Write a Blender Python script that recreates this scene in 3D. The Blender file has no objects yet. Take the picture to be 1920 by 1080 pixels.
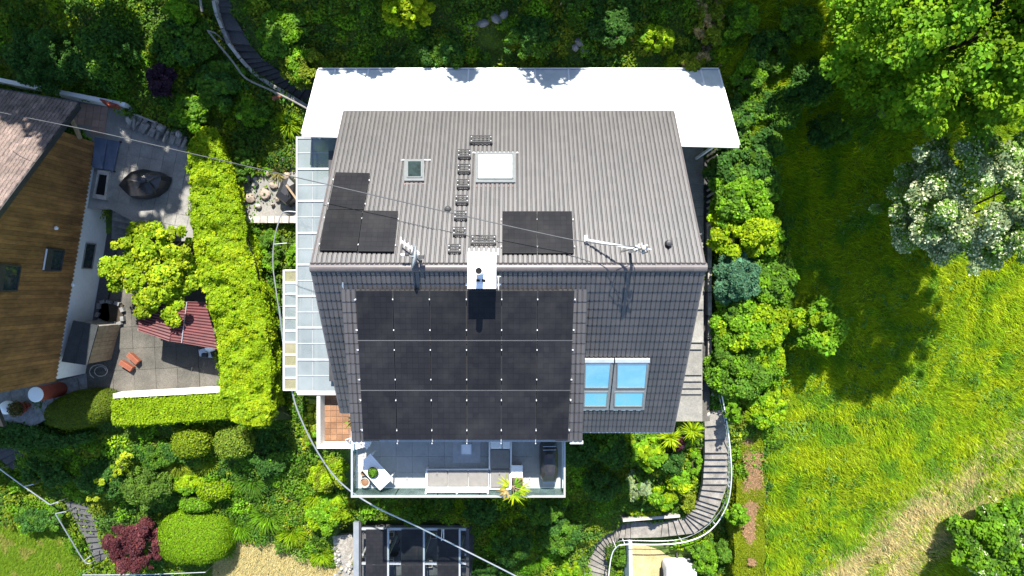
import bpy, math, random
import numpy as np
from mathutils import Vector, Matrix

# ------------------------------------------------------------------ camera, sky, sun, exposure
F, H = 1280.0, 40.0                       # focal length in photo pixels, height of the drone above z = 0
SC = bpy.context.scene
COL = SC.collection
cam = bpy.data.cameras.new('drone_camera')
cam.sensor_width = 36.0
cam.lens = 36.0 * F / 1920.0
cam.clip_start, cam.clip_end = 0.1, 600.0
cam_o = bpy.data.objects.new('drone_camera', cam)
COL.objects.link(cam_o)
cam_o.location = (0, 0, H)                # looking straight down
SC.camera = cam_o

SUN_EL, SUN_AZ = math.radians(55.0), math.radians(3.5)   # azimuth measured from +Y towards +X
world = bpy.data.worlds.new('World')
SC.world = world
world.use_nodes = True
wn = world.node_tree
bg = wn.nodes['Background']
sky = wn.nodes.new('ShaderNodeTexSky')
sky.sky_type = 'NISHITA'
sky.sun_disc = False
sky.sun_elevation = SUN_EL
sky.sun_rotation = SUN_AZ
sky.altitude = 500
sky.ozone_density = 3.0
wn.links.new(sky.outputs[0], bg.inputs[0])
bg.inputs[1].default_value = 0.12
sun = bpy.data.lights.new('sun', 'SUN')
sun.energy = 5.0
sun.angle = math.radians(0.55)
sun.color = (1.0, 0.955, 0.88)
sun_o = bpy.data.objects.new('sun', sun)
COL.objects.link(sun_o)
SD = Vector((math.sin(SUN_AZ) * math.cos(SUN_EL), math.cos(SUN_AZ) * math.cos(SUN_EL), math.sin(SUN_EL)))
sun_o.rotation_euler = (-SD).to_track_quat('-Z', 'Y').to_euler()
sun_o.location = (0, 0, 80)
SC.view_settings.view_transform = 'Standard'
SC.view_settings.look = 'None'
SC.view_settings.gamma = 1.0
SC.view_settings.use_curve_mapping = False
SC.view_settings.exposure = 1.25

rng = np.random.default_rng(7)
rnd = random.Random(11)
PI = math.pi

# ------------------------------------------------------------------ helpers
def P(px, py, d):
    """the place seen at a photo pixel, d metres below the drone"""
    return Vector(((px - 960) / F * d, (540 - py) / F * d, H - d))

def PP(pts, d):
    return [P(x, y, d) for x, y in pts]

WLOC = {}

def props(o, label=None, cat=None, group=None, kind=None):
    if label: o['label'] = label
    if cat: o['category'] = cat
    if group: o['group'] = group
    if kind: o['kind'] = kind
    return o

def thing(name, label, cat, loc, group=None):
    o = bpy.data.objects.new(name, None)
    COL.objects.link(o)
    o.location = Vector(loc)
    o.empty_display_size = 0.2
    WLOC[o.name] = Vector(loc)
    return props(o, label, cat, group)

class MB:
    def __init__(s):
        s.v, s.f, s.uv = [], [], None
    def add(s, vs, fs):
        b = len(s.v)
        s.v += [Vector(v) for v in vs]
        s.f += [tuple(b + i for i in f) for f in fs]
        return s
    def hexa(s, t, b):
        """top ring and bottom ring of equal count"""
        n = len(t)
        s.add(list(t) + list(b), [tuple(range(n)), tuple(range(2 * n - 1, n - 1, -1))] +
              [(i, n + i, n + (i + 1) % n, (i + 1) % n) for i in range(n)])
        return s
    def slab(s, pts, th, dirn=(0, 0, -1)):
        d = Vector(dirn).normalized() * th
        return s.hexa([Vector(p) for p in pts], [Vector(p) + d for p in pts])
    def box(s, c, size, m=None):
        c = Vector(c); x, y, z = (k / 2 for k in size)
        q = [(-x, -y), (x, -y), (x, y), (-x, y)]
        t = [Vector((a, b, z)) for a, b in q]; bo = [Vector((a, b, -z)) for a, b in q]
        if m is not None:
            t = [m @ p for p in t]; bo = [m @ p for p in bo]
        return s.hexa([c + p for p in t], [c + p for p in bo])
    def bar(s, a, b, w, h, up=(0, 0, 1)):
        a, b = Vector(a), Vector(b)
        t = (b - a).normalized(); side = t.cross(Vector(up))
        if side.length < 1e-4: side = t.cross(Vector((1, 0, 0)))
        side.normalize(); u = side.cross(t)
        r = [side * w / 2 + u * h / 2, -side * w / 2 + u * h / 2, -side * w / 2 - u * h / 2, side * w / 2 - u * h / 2]
        return s.hexa([a + k for k in r], [b + k for k in r])
    def tube(s, pts, r, n=8, caps=True):
        pts = [Vector(p) for p in pts]
        rs = r if isinstance(r, (list, tuple)) else [r] * len(pts)
        rings = []
        ref = None
        for i, p in enumerate(pts):
            t = (pts[min(i + 1, len(pts) - 1)] - pts[max(i - 1, 0)]).normalized()
            if ref is None:
                ref = Vector((0, 0, 1)) if abs(t.z) < 0.9 else Vector((1, 0, 0))
            u = t.cross(ref); u.normalize(); w = u.cross(t)
            ref = w if w.length > 0 else ref
            rings.append([p + (u * math.cos(2 * PI * k / n) + w * math.sin(2 * PI * k / n)) * rs[i] for k in range(n)])
        b = len(s.v)
        for q in rings: s.v += q
        for i in range(len(rings) - 1):
            for k in range(n):
                k2 = (k + 1) % n
                s.f.append((b + i * n + k, b + i * n + k2, b + (i + 1) * n + k2, b + (i + 1) * n + k))
        if caps:
            s.f.append(tuple(b + k for k in range(n - 1, -1, -1)))
            s.f.append(tuple(b + (len(rings) - 1) * n + k for k in range(n)))
        return s
    def cyl(s, a, b, r, n=16, r2=None):
        return s.tube([a, b], [r, r if r2 is None else r2], n)
    def lathe(s, c, prof, n=20, axis=None):
        c = Vector(c)
        q = Vector((0, 0, 1)).rotation_difference(Vector(axis)) if axis is not None else None
        b = len(s.v)
        for r, z in prof:
            for k in range(n):
                p = Vector((r * math.cos(2 * PI * k / n), r * math.sin(2 * PI * k / n), z))
                s.v.append(c + (q @ p if q else p))
        m = len(prof)
        for i in range(m - 1):
            for k in range(n):
                k2 = (k + 1) % n
                s.f.append((b + i * n + k, b + i * n + k2, b + (i + 1) * n + k2, b + (i + 1) * n + k))
        s.f.append(tuple(b + k for k in range(n - 1, -1, -1)))
        s.f.append(tuple(b + (m - 1) * n + k for k in range(n)))
        return s
    def mesh(s, name, mat, org=Vector((0, 0, 0)), smooth=False):
        me = bpy.data.meshes.new(name)
        me.from_pydata([v - org for v in s.v], [], s.f)
        if mat: me.materials.append(mat)
        if smooth:
            me.polygons.foreach_set('use_smooth', [True] * len(me.polygons))
        me.update()
        return me

def put(name, mb, mat, parent=None, label=None, cat=None, group=None, kind=None, smooth=False, bevel=0.0):
    if parent is None:
        xs = [v.x for v in mb.v]; ys = [v.y for v in mb.v]
        org = Vector(((min(xs) + max(xs)) / 2, (min(ys) + max(ys)) / 2, min(v.z for v in mb.v)))
    else:
        org = WLOC[parent.name]
    me = mb.mesh(name, mat, org, smooth)
    o = bpy.data.objects.new(name, me)
    COL.objects.link(o)
    WLOC[o.name] = org
    if parent is None: o.location = org
    else: o.parent = parent
    if bevel:
        m = o.modifiers.new('bevel', 'BEVEL'); m.width = bevel; m.segments = 2; m.limit_method = 'ANGLE'
    return props(o, label, cat, group, kind)

def inst(name, me, M, parent, label=None):
    o = bpy.data.objects.new(name, me)
    COL.objects.link(o)
    o.parent = parent
    o.matrix_basis = Matrix.Translation(-WLOC[parent.name]) @ M
    if label: o['label'] = label
    return o

def frame(o, x, y, z):
    m = Matrix.Identity(4)
    for i, a in enumerate((x, y, z)):
        m[0][i], m[1][i], m[2][i] = a.x, a.y, a.z
    m[0][3], m[1][3], m[2][3] = o.x, o.y, o.z
    return m

def raw_mesh(name, V, nper, mat, col=None, org=Vector((0, 0, 0))):
    """V (n, nper, 3) loose faces with one colour each"""
    n = len(V)
    me = bpy.data.meshes.new(name)
    me.vertices.add(n * nper)
    me.vertices.foreach_set('co', (V - np.array(org)).astype(np.float32).ravel())
    me.loops.add(n * nper)
    me.loops.foreach_set('vertex_index', np.arange(n * nper, dtype=np.int32))
    me.polygons.add(n)
    me.polygons.foreach_set('loop_start', np.arange(0, n * nper, nper, dtype=np.int32))
    me.update(calc_edges=True)
    me.materials.append(mat)
    if col is not None:
        a = me.attributes.new('leafcol', 'FLOAT_COLOR', 'FACE')
        c = np.ones((n, 4), np.float32); c[:, :3] = col
        a.data.foreach_set('color', c.ravel())
    return me

def put_raw(name, V, nper, mat, col, parent=None, label=None, cat=None, kind=None, group=None):
    if parent is None:
        f = V.reshape(-1, 3)
        org = Vector((float(f[:, 0].mean()), float(f[:, 1].mean()), float(f[:, 2].min())))
    else:
        org = WLOC[parent.name]
    o = bpy.data.objects.new(name, raw_mesh(name, V, nper, mat, col, org))
    COL.objects.link(o)
    WLOC[o.name] = org
    if parent is None: o.location = org
    else: o.parent = parent
    return props(o, label, cat, group, kind)

# ------------------------------------------------------------------ materials
def new_mat(name):
    m = bpy.data.materials.new(name)
    m.use_nodes = True
    return m, m.node_tree.nodes, m.node_tree.links, m.node_tree.nodes['Principled BSDF']

def mat(name, c1, c2=None, rough=0.7, scale=3.0, bump=0.0, bscale=40.0, metal=0.0, spec=0.4, rand=0.0, fine=None, stretch=None, coat=0.0, contrast=(0.35, 0.65)):
    m, N, L, b = new_mat(name)
    b.inputs['Roughness'].default_value = rough
    b.inputs['Metallic'].default_value = metal
    b.inputs['Specular IOR Level'].default_value = spec
    b.inputs['Coat Weight'].default_value = coat
    b.inputs['Coat Roughness'].default_value = 0.5
    geo = N.new('ShaderNodeNewGeometry')
    vec = geo.outputs['Position']
    if stretch:
        mp = N.new('ShaderNodeMapping'); mp.inputs['Scale'].default_value = stretch
        L.new(vec, mp.inputs[0]); vec = mp.outputs[0]
    c2 = c2 or tuple(k * 0.85 for k in c1)
    nz = N.new('ShaderNodeTexNoise'); nz.inputs['Scale'].default_value = scale; nz.inputs['Detail'].default_value = 6
    nz.inputs['Roughness'].default_value = 0.65
    L.new(vec, nz.inputs['Vector'])
    mr = N.new('ShaderNodeMapRange')
    mr.inputs[1].default_value, mr.inputs[2].default_value = contrast
    L.new(nz.outputs[0], mr.inputs[0])
    mx = N.new('ShaderNodeMix'); mx.data_type = 'RGBA'
    mx.inputs[6].default_value = (*c1, 1); mx.inputs[7].default_value = (*c2, 1)
    L.new(mr.outputs[0], mx.inputs[0])
    out = mx.outputs[2]
    if fine:
        n2 = N.new('ShaderNodeTexNoise'); n2.inputs['Scale'].default_value = fine[0]; n2.inputs['Detail'].default_value = 3
        L.new(vec, n2.inputs['Vector'])
        mr2 = N.new('ShaderNodeMapRange'); mr2.inputs[1].default_value = 0.3; mr2.inputs[2].default_value = 0.7
        mr2.inputs[3].default_value = 1 - fine[1]; mr2.inputs[4].default_value = 1 + fine[1]
        L.new(n2.outputs[0], mr2.inputs[0])
        mm = N.new('ShaderNodeVectorMath'); mm.operation = 'SCALE'
        L.new(out, mm.inputs[0]); L.new(mr2.outputs[0], mm.inputs['Scale'])
        out = mm.outputs[0]
    if rand:
        oi = N.new('ShaderNodeObjectInfo'); at = N.new('ShaderNodeAttribute'); at.attribute_name = 'rnd'
        ad = N.new('ShaderNodeMath'); ad.operation = 'ADD'
        L.new(oi.outputs['Random'], ad.inputs[0]); L.new(at.outputs['Fac'], ad.inputs[1])
        fr = N.new('ShaderNodeMath'); fr.operation = 'FRACT'; L.new(ad.outputs[0], fr.inputs[0])
        mr3 = N.new('ShaderNodeMapRange'); mr3.inputs[3].default_value = 1 - rand; mr3.inputs[4].default_value = 1 + rand
        L.new(fr.outputs[0], mr3.inputs[0])
        mm = N.new('ShaderNodeVectorMath'); mm.operation = 'SCALE'
        L.new(out, mm.inputs[0]); L.new(mr3.outputs[0], mm.inputs['Scale'])
        out = mm.outputs[0]
    L.new(out, b.inputs['Base Color'])
    if bump:
        n3 = N.new('ShaderNodeTexNoise'); n3.inputs['Scale'].default_value = bscale; n3.inputs['Detail'].default_value = 5
        L.new(vec, n3.inputs['Vector'])
        bp = N.new('ShaderNodeBump'); bp.inputs['Strength'].default_value = bump; bp.inputs['Distance'].default_value = 0.02
        L.new(n3.outputs[0], bp.inputs['Height']); L.new(bp.outputs[0], b.inputs['Normal'])
    return m

def leaf_mat(name, trans=0.32, rough=0.6, spec=0.08):
    m, N, L, b = new_mat(name)
    at = N.new('ShaderNodeAttribute'); at.attribute_name = 'leafcol'
    L.new(at.outputs['Color'], b.inputs['Base Color'])
    b.inputs['Roughness'].default_value = rough
    b.inputs['Specular IOR Level'].default_value = spec
    tr = N.new('ShaderNodeBsdfTranslucent')
    mm = N.new('ShaderNodeVectorMath'); mm.operation = 'MULTIPLY'; mm.inputs[1].default_value = (1.1, 1.35, 0.6)
    L.new(at.outputs['Color'], mm.inputs[0]); L.new(mm.outputs[0], tr.inputs['Color'])
    mx = N.new('ShaderNodeMixShader'); mx.inputs[0].default_value = trans
    L.new(b.outputs[0], mx.inputs[1]); L.new(tr.outputs[0], mx.inputs[2])
    L.new(mx.outputs[0], N['Material Output'].inputs['Surface'])
    return m

def glass_mat(name, tint, alpha, rough=0.08, diff=(0.6, 0.65, 0.66)):
    """thin sheet: part see-through, part milky, with a reflecting face"""
    m, N, L, b = new_mat(name)
    b.inputs['Base Color'].default_value = (*diff, 1)
    b.inputs['Roughness'].default_value = rough
    b.inputs['Specular IOR Level'].default_value = 0.6
    t = N.new('ShaderNodeBsdfTransparent'); t.inputs[0].default_value = (*tint, 1)
    mx = N.new('ShaderNodeMixShader')
    geo = N.new('ShaderNodeNewGeometry')
    nz = N.new('ShaderNodeTexNoise'); nz.inputs['Scale'].default_value = 0.9; nz.inputs['Detail'].default_value = 5
    L.new(geo.outputs['Position'], nz.inputs['Vector'])
    mr = N.new('ShaderNodeMapRange'); mr.inputs[1].default_value = 0.3; mr.inputs[2].default_value = 0.7
    mr.inputs[3].default_value = max(0, alpha - 0.16); mr.inputs[4].default_value = min(1, alpha + 0.2)
    L.new(nz.outputs[0], mr.inputs[0]); L.new(mr.outputs[0], mx.inputs[0])
    L.new(t.outputs[0], mx.inputs[1]); L.new(b.outputs[0], mx.inputs[2])
    L.new(mx.outputs[0], N['Material Output'].inputs['Surface'])
    return m

def cell_mat():
    """black photovoltaic cells: a fine grid of cells under glass, cells differ slightly"""
    m, N, L, b = new_mat('solar_cells')
    uv = N.new('ShaderNodeUVMap')
    br = N.new('ShaderNodeTexBrick')
    br.offset = 0.0
    br.inputs['Color1'].default_value = (0.011, 0.011, 0.013, 1)
    br.inputs['Color2'].default_value = (0.0145, 0.0145, 0.0165, 1)
    br.inputs['Mortar'].default_value = (0.008, 0.008, 0.009, 1)
    br.inputs['Scale'].default_value = 1.0
    br.inputs['Mortar Size'].default_value = 0.006
    br.inputs['Mortar Smooth'].default_value = 0.3
    br.inputs['Brick Width'].default_value = 1 / 6.0
    br.inputs['Row Height'].default_value = 1 / 9.0
    L.new(uv.outputs[0], br.inputs['Vector'])
    oi = N.new('ShaderNodeObjectInfo')
    mr = N.new('ShaderNodeMapRange'); mr.inputs[3].default_value = 0.85; mr.inputs[4].default_value = 1.25
    L.new(oi.outputs['Random'], mr.inputs[0])
    geo = N.new('ShaderNodeNewGeometry')
    nz = N.new('ShaderNodeTexNoise'); nz.inputs['Scale'].default_value = 1.3; nz.inputs['Detail'].default_value = 8
    L.new(geo.outputs['Position'], nz.inputs['Vector'])
    dust = N.new('ShaderNodeMapRange'); dust.inputs[1].default_value = 0.45; dust.inputs[2].default_value = 0.8
    dust.inputs[3].default_value = 0.0; dust.inputs[4].default_value = 0.05
    L.new(nz.outputs[0], dust.inputs[0])
    mm = N.new('ShaderNodeVectorMath'); mm.operation = 'SCALE'
    L.new(br.outputs['Color'], mm.inputs[0]); L.new(mr.outputs[0], mm.inputs['Scale'])
    mx = N.new('ShaderNodeMix'); mx.data_type = 'RGBA'; mx.inputs[7].default_value = (0.25, 0.24, 0.22, 1)
    L.new(mm.outputs[0], mx.inputs[6]); L.new(dust.outputs[0], mx.inputs[0])
    L.new(mx.outputs[2], b.inputs['Base Color'])
    b.inputs['Roughness'].default_value = 0.40
    b.inputs['Specular IOR Level'].default_value = 0.22
    return m

M = {}
M['tile'] = mat('roof_tile', (0.039, 0.0340, 0.0315), (0.027, 0.0240, 0.0230), rough=0.55, spec=1.0, coat=0.8, scale=1.1, rand=0.18, stretch=(1.6, .45, .45), fine=(14, 0.10), bump=0.12, bscale=60)
M['cap'] = mat('ridge_tile', (0.105, 0.090, 0.087), (0.09, 0.077, 0.074), rough=0.38, scale=2, rand=0.08, fine=(20, .08), spec=0.6)
M['under'] = mat('roof_underlay', (0.03, 0.028, 0.027), rough=0.9)
M['white'] = mat('white_render', (0.74, 0.74, 0.72), (0.66, 0.66, 0.63), rough=0.8, scale=1.2, fine=(8, 0.04))
M['white_metal'] = mat('white_metal', (0.80, 0.81, 0.82), (0.74, 0.75, 0.76), rough=0.45, scale=2.0)
M['shaded_metal'] = mat('shade_toned_metal', (0.20, 0.22, 0.24), (0.16, 0.18, 0.20), rough=0.5)  # pergola side beam: its bluish shade is put into the base colour
M['bar_metal'] = mat('canopy_bar', (0.36, 0.375, 0.385), (0.30, 0.315, 0.325), rough=0.45)
M['grey_metal'] = mat('grey_metal', (0.42, 0.44, 0.45), (0.36, 0.38, 0.39), rough=0.38, metal=0.3, scale=4)
M['dark_metal'] = mat('dark_metal', (0.045, 0.045, 0.048), (0.03, 0.03, 0.032), rough=0.5, scale=5)
M['steel'] = mat('galvanised_steel', (0.55, 0.57, 0.58), (0.45, 0.47, 0.48), rough=0.35, metal=0.7, scale=6)
M['silver'] = mat('silver_clamp', (0.78, 0.78, 0.78), rough=0.35, metal=0.5)
M['cells'] = cell_mat()
M['pframe'] = mat('panel_frame', (0.03, 0.03, 0.032), rough=0.35, spec=0.6)
M['black'] = mat('matt_black', (0.004, 0.004, 0.004), rough=0.9)  # one even black for flue bore, vent slots, grate and wheels
M['blind'] = mat('white_blind', (0.80, 0.84, 0.80), (0.77, 0.81, 0.77), rough=0.15, scale=2)
M['darkglass'] = mat('dark_window_glass', (0.035, 0.055, 0.055), (0.02, 0.03, 0.03), rough=0.06, spec=0.8, scale=4)
M['skyglass'] = mat('sky_tinted_glass', (0.20, 0.50, 0.62), (0.40, 0.66, 0.70), rough=0.07, metal=0.72, spec=0.9, scale=1.3, contrast=(0.25, 0.75))  # reflected blue sky is put into the pane colour
M['hillglass'] = mat('sky_hill_tinted_glass', (0.20, 0.52, 0.60), (0.26, 0.52, 0.48), rough=0.04, metal=0.65, spec=0.9, scale=1.6, contrast=(0.4, 0.6))  # reflected sky and green hills are put into the pane colour
M['poly'] = mat('milky_sheet', (0.66, 0.69, 0.69), (0.50, 0.53, 0.54), rough=0.22, scale=0.9, spec=0.6, fine=(3, 0.04))
M['polyclear'] = glass_mat('canopy_sheet', (0.84, 0.9, 0.92), 0.64, diff=(0.25, 0.285, 0.295))
M['polytan'] = glass_mat('old_sheet', (0.85, 0.88, 0.75), 0.45, diff=(0.36, 0.33, 0.22))
M['railglass'] = glass_mat('rail_glass', (0.88, 0.94, 0.93), 0.10, rough=0.03, diff=(0.35, 0.5, 0.5))
M['slabgrey'] = mat('balcony_slab', (0.34, 0.34, 0.33), (0.29, 0.29, 0.285), rough=0.6, scale=2.0, rand=0.06, fine=(12, 0.05))
M['conc'] = mat('concrete', (0.25, 0.24, 0.215), (0.15, 0.145, 0.13), rough=0.9, scale=1.1, fine=(18, 0.16), bump=0.3, rand=0.08)
M['concgrey'] = mat('grey_concrete', (0.275, 0.265, 0.24), (0.185, 0.18, 0.165), rough=0.9, scale=1.3, fine=(16, 0.14), bump=0.3, rand=0.09)
M['exposed'] = mat('washed_concrete', (0.125, 0.115, 0.097), (0.065, 0.062, 0.052), rough=0.95, scale=0.8, fine=(26, 0.3), bump=0.5, rand=0.07)
M['pink'] = mat('pink_paver', (0.36, 0.235, 0.18), (0.27, 0.18, 0.14), rough=0.85, scale=2.5, rand=0.12, fine=(14, 0.08))
M['terra'] = mat('terracotta_tile', (0.17, 0.082, 0.038), (0.24, 0.13, 0.07), rough=0.55, scale=1.5, rand=0.2, fine=(10, 0.1))
M['step'] = mat('step_concrete', (0.25, 0.23, 0.20), (0.13, 0.122, 0.108), rough=0.9, scale=2.2, fine=(22, 0.18), bump=0.3, rand=0.10)
M['stepdark'] = mat('dark_step', (0.085, 0.085, 0.085), (0.055, 0.055, 0.055), rough=0.9, scale=3, fine=(22, 0.2), rand=0.12)
M['ntile'] = mat('old_clay_tile', (0.205, 0.152, 0.130), (0.110, 0.086, 0.076), rough=0.85, scale=3.5, rand=0.2, fine=(22, 0.3), bump=0.3)
M['board'] = mat('larch_board', (0.31, 0.150, 0.046), (0.145, 0.068, 0.022), rough=0.7, scale=1.6, rand=0.22, stretch=(1.0, 1.0, 0.5), fine=(9, 0.2))
M['wood'] = mat('pale_wood', (0.34, 0.25, 0.15), (0.22, 0.155, 0.09), rough=0.75, scale=5, rand=0.1, fine=(20, .15))
M['greywood'] = mat('weathered_wood', (0.30, 0.28, 0.25), (0.20, 0.185, 0.165), rough=0.85, scale=4, rand=0.15, fine=(20, .15))
M['bark'] = mat('bark', (0.13, 0.10, 0.075), (0.07, 0.055, 0.04), rough=0.95, scale=5, bump=0.6, bscale=25)
M['twig'] = mat('dense_twigs', (0.045, 0.068, 0.012), (0.026, 0.038, 0.010), rough=1.0, scale=6)
M['stone'] = mat('field_stone', (0.37, 0.30, 0.235), (0.24, 0.20, 0.16), rough=0.9, scale=4, rand=0.18, fine=(14, 0.15), bump=0.4)
M['palestone'] = mat('pale_stone', (0.45, 0.42, 0.37), (0.30, 0.28, 0.25), rough=0.85, scale=5, rand=0.1, fine=(14, 0.1))
M['greystone'] = mat('grey_stone', (0.24, 0.24, 0.235), (0.14, 0.14, 0.137), rough=0.9, scale=5, rand=0.15, fine=(14, 0.1))
M['gravel'] = mat('dark_gravel', (0.10, 0.10, 0.10), (0.04, 0.04, 0.042), rough=0.95, scale=22, bump=0.8, bscale=60)
M['tarp'] = mat('black_cover', (0.018, 0.018, 0.020), (0.028, 0.027, 0.028), rough=0.36, scale=5, spec=0.6)
M['tarpgrey'] = mat('grey_cover', (0.19, 0.185, 0.175), rough=0.55, scale=5)
M['red'] = mat('red_sheet', (0.115, 0.022, 0.022), (0.065, 0.016, 0.017), rough=0.5, scale=2.5, rand=0.06)
M['rooffelt'] = mat('dark_felt', (0.035, 0.040, 0.043), (0.024, 0.028, 0.03), rough=0.85, scale=3, fine=(30, 0.25))
M['orange'] = mat('orange_clay', (0.30, 0.095, 0.05), (0.22, 0.07, 0.038), rough=0.7, scale=6)
M['redclay'] = mat('red_clay', (0.30, 0.06, 0.03), (0.22, 0.045, 0.025), rough=0.6, scale=4)
M['cushion'] = mat('grey_cushion', (0.20, 0.19, 0.175), (0.165, 0.158, 0.147), rough=0.9, scale=5, fine=(40, 0.06))
M['cushdark'] = mat('dark_cushion', (0.12, 0.125, 0.13), (0.105, 0.11, 0.115), rough=0.9, scale=5)
M['rug'] = mat('grey_rug', (0.40, 0.41, 0.42), (0.35, 0.36, 0.37), rough=0.95, scale=6, fine=(50, 0.06))
M['soil'] = mat('dark_soil', (0.06, 0.045, 0.03), (0.035, 0.028, 0.02), rough=1.0, scale=8)
M['cable'] = mat('grey_cable', (0.09, 0.093, 0.096), (0.06, 0.063, 0.066), rough=0.6)
M['darkcable'] = mat('dark_cable', (0.10, 0.10, 0.10), rough=0.6)
M['leaf'] = leaf_mat('leaf')
M['glossleaf'] = leaf_mat('glossy_leaf', trans=0.28, rough=0.55, spec=0.10)
M['needle'] = leaf_mat('needle', trans=0.15, rough=0.6)
M['grass'] = leaf_mat('grass_blade', trans=0.35, rough=0.5)
M['petal'] = leaf_mat('petal', trans=0.3, rough=0.6)

# ------------------------------------------------------------------ terrain
CP = [(0,0,28),(200,60,28),(330,0,27.8),(400,60,28.3),(430,0,27.5),(500,100,28.5),(570,190,29.3),(700,80,28),(960,60,27.6),(960,0,27),
      (640,120,28.6),(900,120,28.3),(1200,120,28.3),(1200,60,27.8),(1340,100,28.5),(1400,250,29),(1380,0,28),(1600,100,29),(1900,50,29),
      (1500,300,30.2),(1700,300,30.6),(1920,300,31),(1450,500,31),(1700,500,32),(1920,500,32.5),(1450,700,32.3),(1700,750,33.6),(1920,750,34.2),
      (1450,900,34.4),(1450,1080,36.5),(1650,1000,36.2),(1900,1000,36.5),(1650,1080,37),
      (1310,300,29.5),(1310,500,30.1),(1310,750,31.2),(1340,900,33.9),(1310,960,35),(1250,990,36.2),(1130,1040,37.2),(1110,1080,37.8),(1240,1060,36.9),
      (1240,820,31.9),(1150,850,32.6),(1200,930,34.2),(1100,950,34.5),(1000,980,34.6),(860,960,34.4),(1000,1070,36),(800,1080,36),(640,1000,34.8),
      (600,900,33.3),(560,820,32),(540,700,30.9),(540,500,30.5),(500,420,30.3),(500,330,30),(420,200,29.3),(520,260,29.7),(480,130,28.6),(350,160,28.5),
      (300,500,31.2),(300,700,31.3),(200,650,31.3),(220,300,29.6),(320,300,29.6),(60,780,31.5),(200,840,32.2),(400,840,32.5),(480,820,32),
      (300,900,33.6),(100,900,33.8),(50,1000,35),(200,1050,35.8),(400,950,34.4),(400,1060,35.8),(520,1060,35.6),(0,1080,36.3),(430,400,30.2),
      (960,540,31),(700,540,31),(1200,540,31),(60,500,31.3),(0,300,30),(0,700,31.4)]
FAR = [(x, y, z) for x, y, z in ((-70, 60, 42), (0, 60, 43), (70, 60, 42), (-70, 30, 24), (70, 30, 24), (0, 30, 26), (-70, 0, 9), (70, 0, 8),
       (-70, -30, -6), (0, -30, -7), (70, -30, -6), (-30, 18, 15), (30, 18, 15), (0, 18, 17.5), (15, 17, 16), (-15, 17, 16))]
_c = np.array([tuple(P(*c)) for c in CP] + FAR)
def _tps(r2):
    return np.where(r2 > 1e-9, r2 * np.log(r2 + 1e-12) * 0.5, 0.0)
_n = len(_c)
_A = np.zeros((_n + 3, _n + 3))
_A[:_n, :_n] = _tps(((_c[:, None, :2] - _c[None, :, :2]) ** 2).sum(-1)) + np.eye(_n) * 1.5
_A[:_n, _n] = 1; _A[:_n, _n + 1:] = _c[:, :2]
_A[_n:, :_n] = _A[:_n, _n:].T
_W = np.linalg.solve(_A, np.concatenate([_c[:, 2], np.zeros(3)]))
FLATS = []                                # (polygon xy, highest z of the soil there)

def inpoly(x, y, poly):
    x = np.asarray(x); y = np.asarray(y)
    r = np.zeros(x.shape, bool)
    n = len(poly)
    for i in range(n):
        x1, y1 = poly[i][0], poly[i][1]; x2, y2 = poly[(i + 1) % n][0], poly[(i + 1) % n][1]
        if y1 == y2: continue
        c = ((y1 > y) != (y2 > y)) & (x < (x2 - x1) * (y - y1) / (y2 - y1) + x1)
        r ^= c
    return r

def gz(x, y, flats=True):
    x = np.atleast_1d(np.asarray(x, float)); y = np.atleast_1d(np.asarray(y, float))
    out = np.empty(x.shape)
    xf, yf, of = x.ravel(), y.ravel(), out.reshape(-1)
    for s in range(0, len(xf), 40000):
        a, b = xf[s:s + 40000], yf[s:s + 40000]
        u = _tps((a[:, None] - _c[None, :, 0]) ** 2 + (b[:, None] - _c[None, :, 1]) ** 2)
        z = u @ _W[:_n] + _W[_n] + _W[_n + 1] * a + _W[_n + 2] * b
        if flats:
            for poly, zz in FLATS:
                k = inpoly(a, b, poly)
                z[k] = np.minimum(z[k], zz)
        of[s:s + 40000] = z
    return out

def G(px, py, up=0.0):
    """the point of the ground seen at a photo pixel"""
    d = 32.0
    for _ in range(14):
        q = P(px, py, d)
        d = 0.5 * d + 0.5 * (H - float(gz(q.x, q.y)[0]))
    q = P(px, py, d); q.z += up
    return q

def pix(x, y, z):
    d = H - z
    return 960 + x / d * F, 540 - y / d * F

def vnoise(x, y, s, seed=0):
    """smooth noise 0..1"""
    x = np.asarray(x) / s + seed * 17.31; y = np.asarray(y) / s + seed * 9.77
    xi = np.floor(x).astype(np.int64); yi = np.floor(y).astype(np.int64)
    fx = x - xi; fy = y - yi
    fx = fx * fx * (3 - 2 * fx); fy = fy * fy * (3 - 2 * fy)
    def h(a, b):
        v = np.sin(a * 127.1 + b * 311.7 + seed * 74.7) * 43758.5453
        return v - np.floor(v)
    return (h(xi, yi) * (1 - fx) + h(xi + 1, yi) * fx) * (1 - fy) + (h(xi, yi + 1) * (1 - fx) + h(xi + 1, yi + 1) * fx) * fy

# flats cut into the hill, so that no soil pokes through paving, floors and steps
UP_PATIO = [(120,185),(210,190),(352,262),(362,400),(362,440),(260,415),(225,395),(200,470),(150,470),(170,270),(110,240)]
LO_PATIO = [(150,440),(370,430),(420,600),(415,735),(215,748),(100,740),(-60,780),(-60,600)]
def flat(pxs, d, off):
    FLATS.append(([tuple(P(x, y, d)[:2]) for x, y in pxs], H - d - off))
flat(UP_PATIO, 29.3, 0.2)
flat(LO_PATIO, 31.1, 0.2)
flat([(600,185),(1262,185),(1290,300),(1290,830),(600,830)], 29.5, 0.2)
flat([(575,730),(700,730),(700,850),(575,850)], 31.0, 0.2)
flat([(640,960),(890,960),(890,1200),(640,1200)], 35.6, 0.15)
flat([(1290,280),(1338,280),(1338,345),(1290,345)], 29.45, 0.1)
flat([(1262,560),(1335,560),(1335,790),(1262,790)], 31.0, 0.1)
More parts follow.
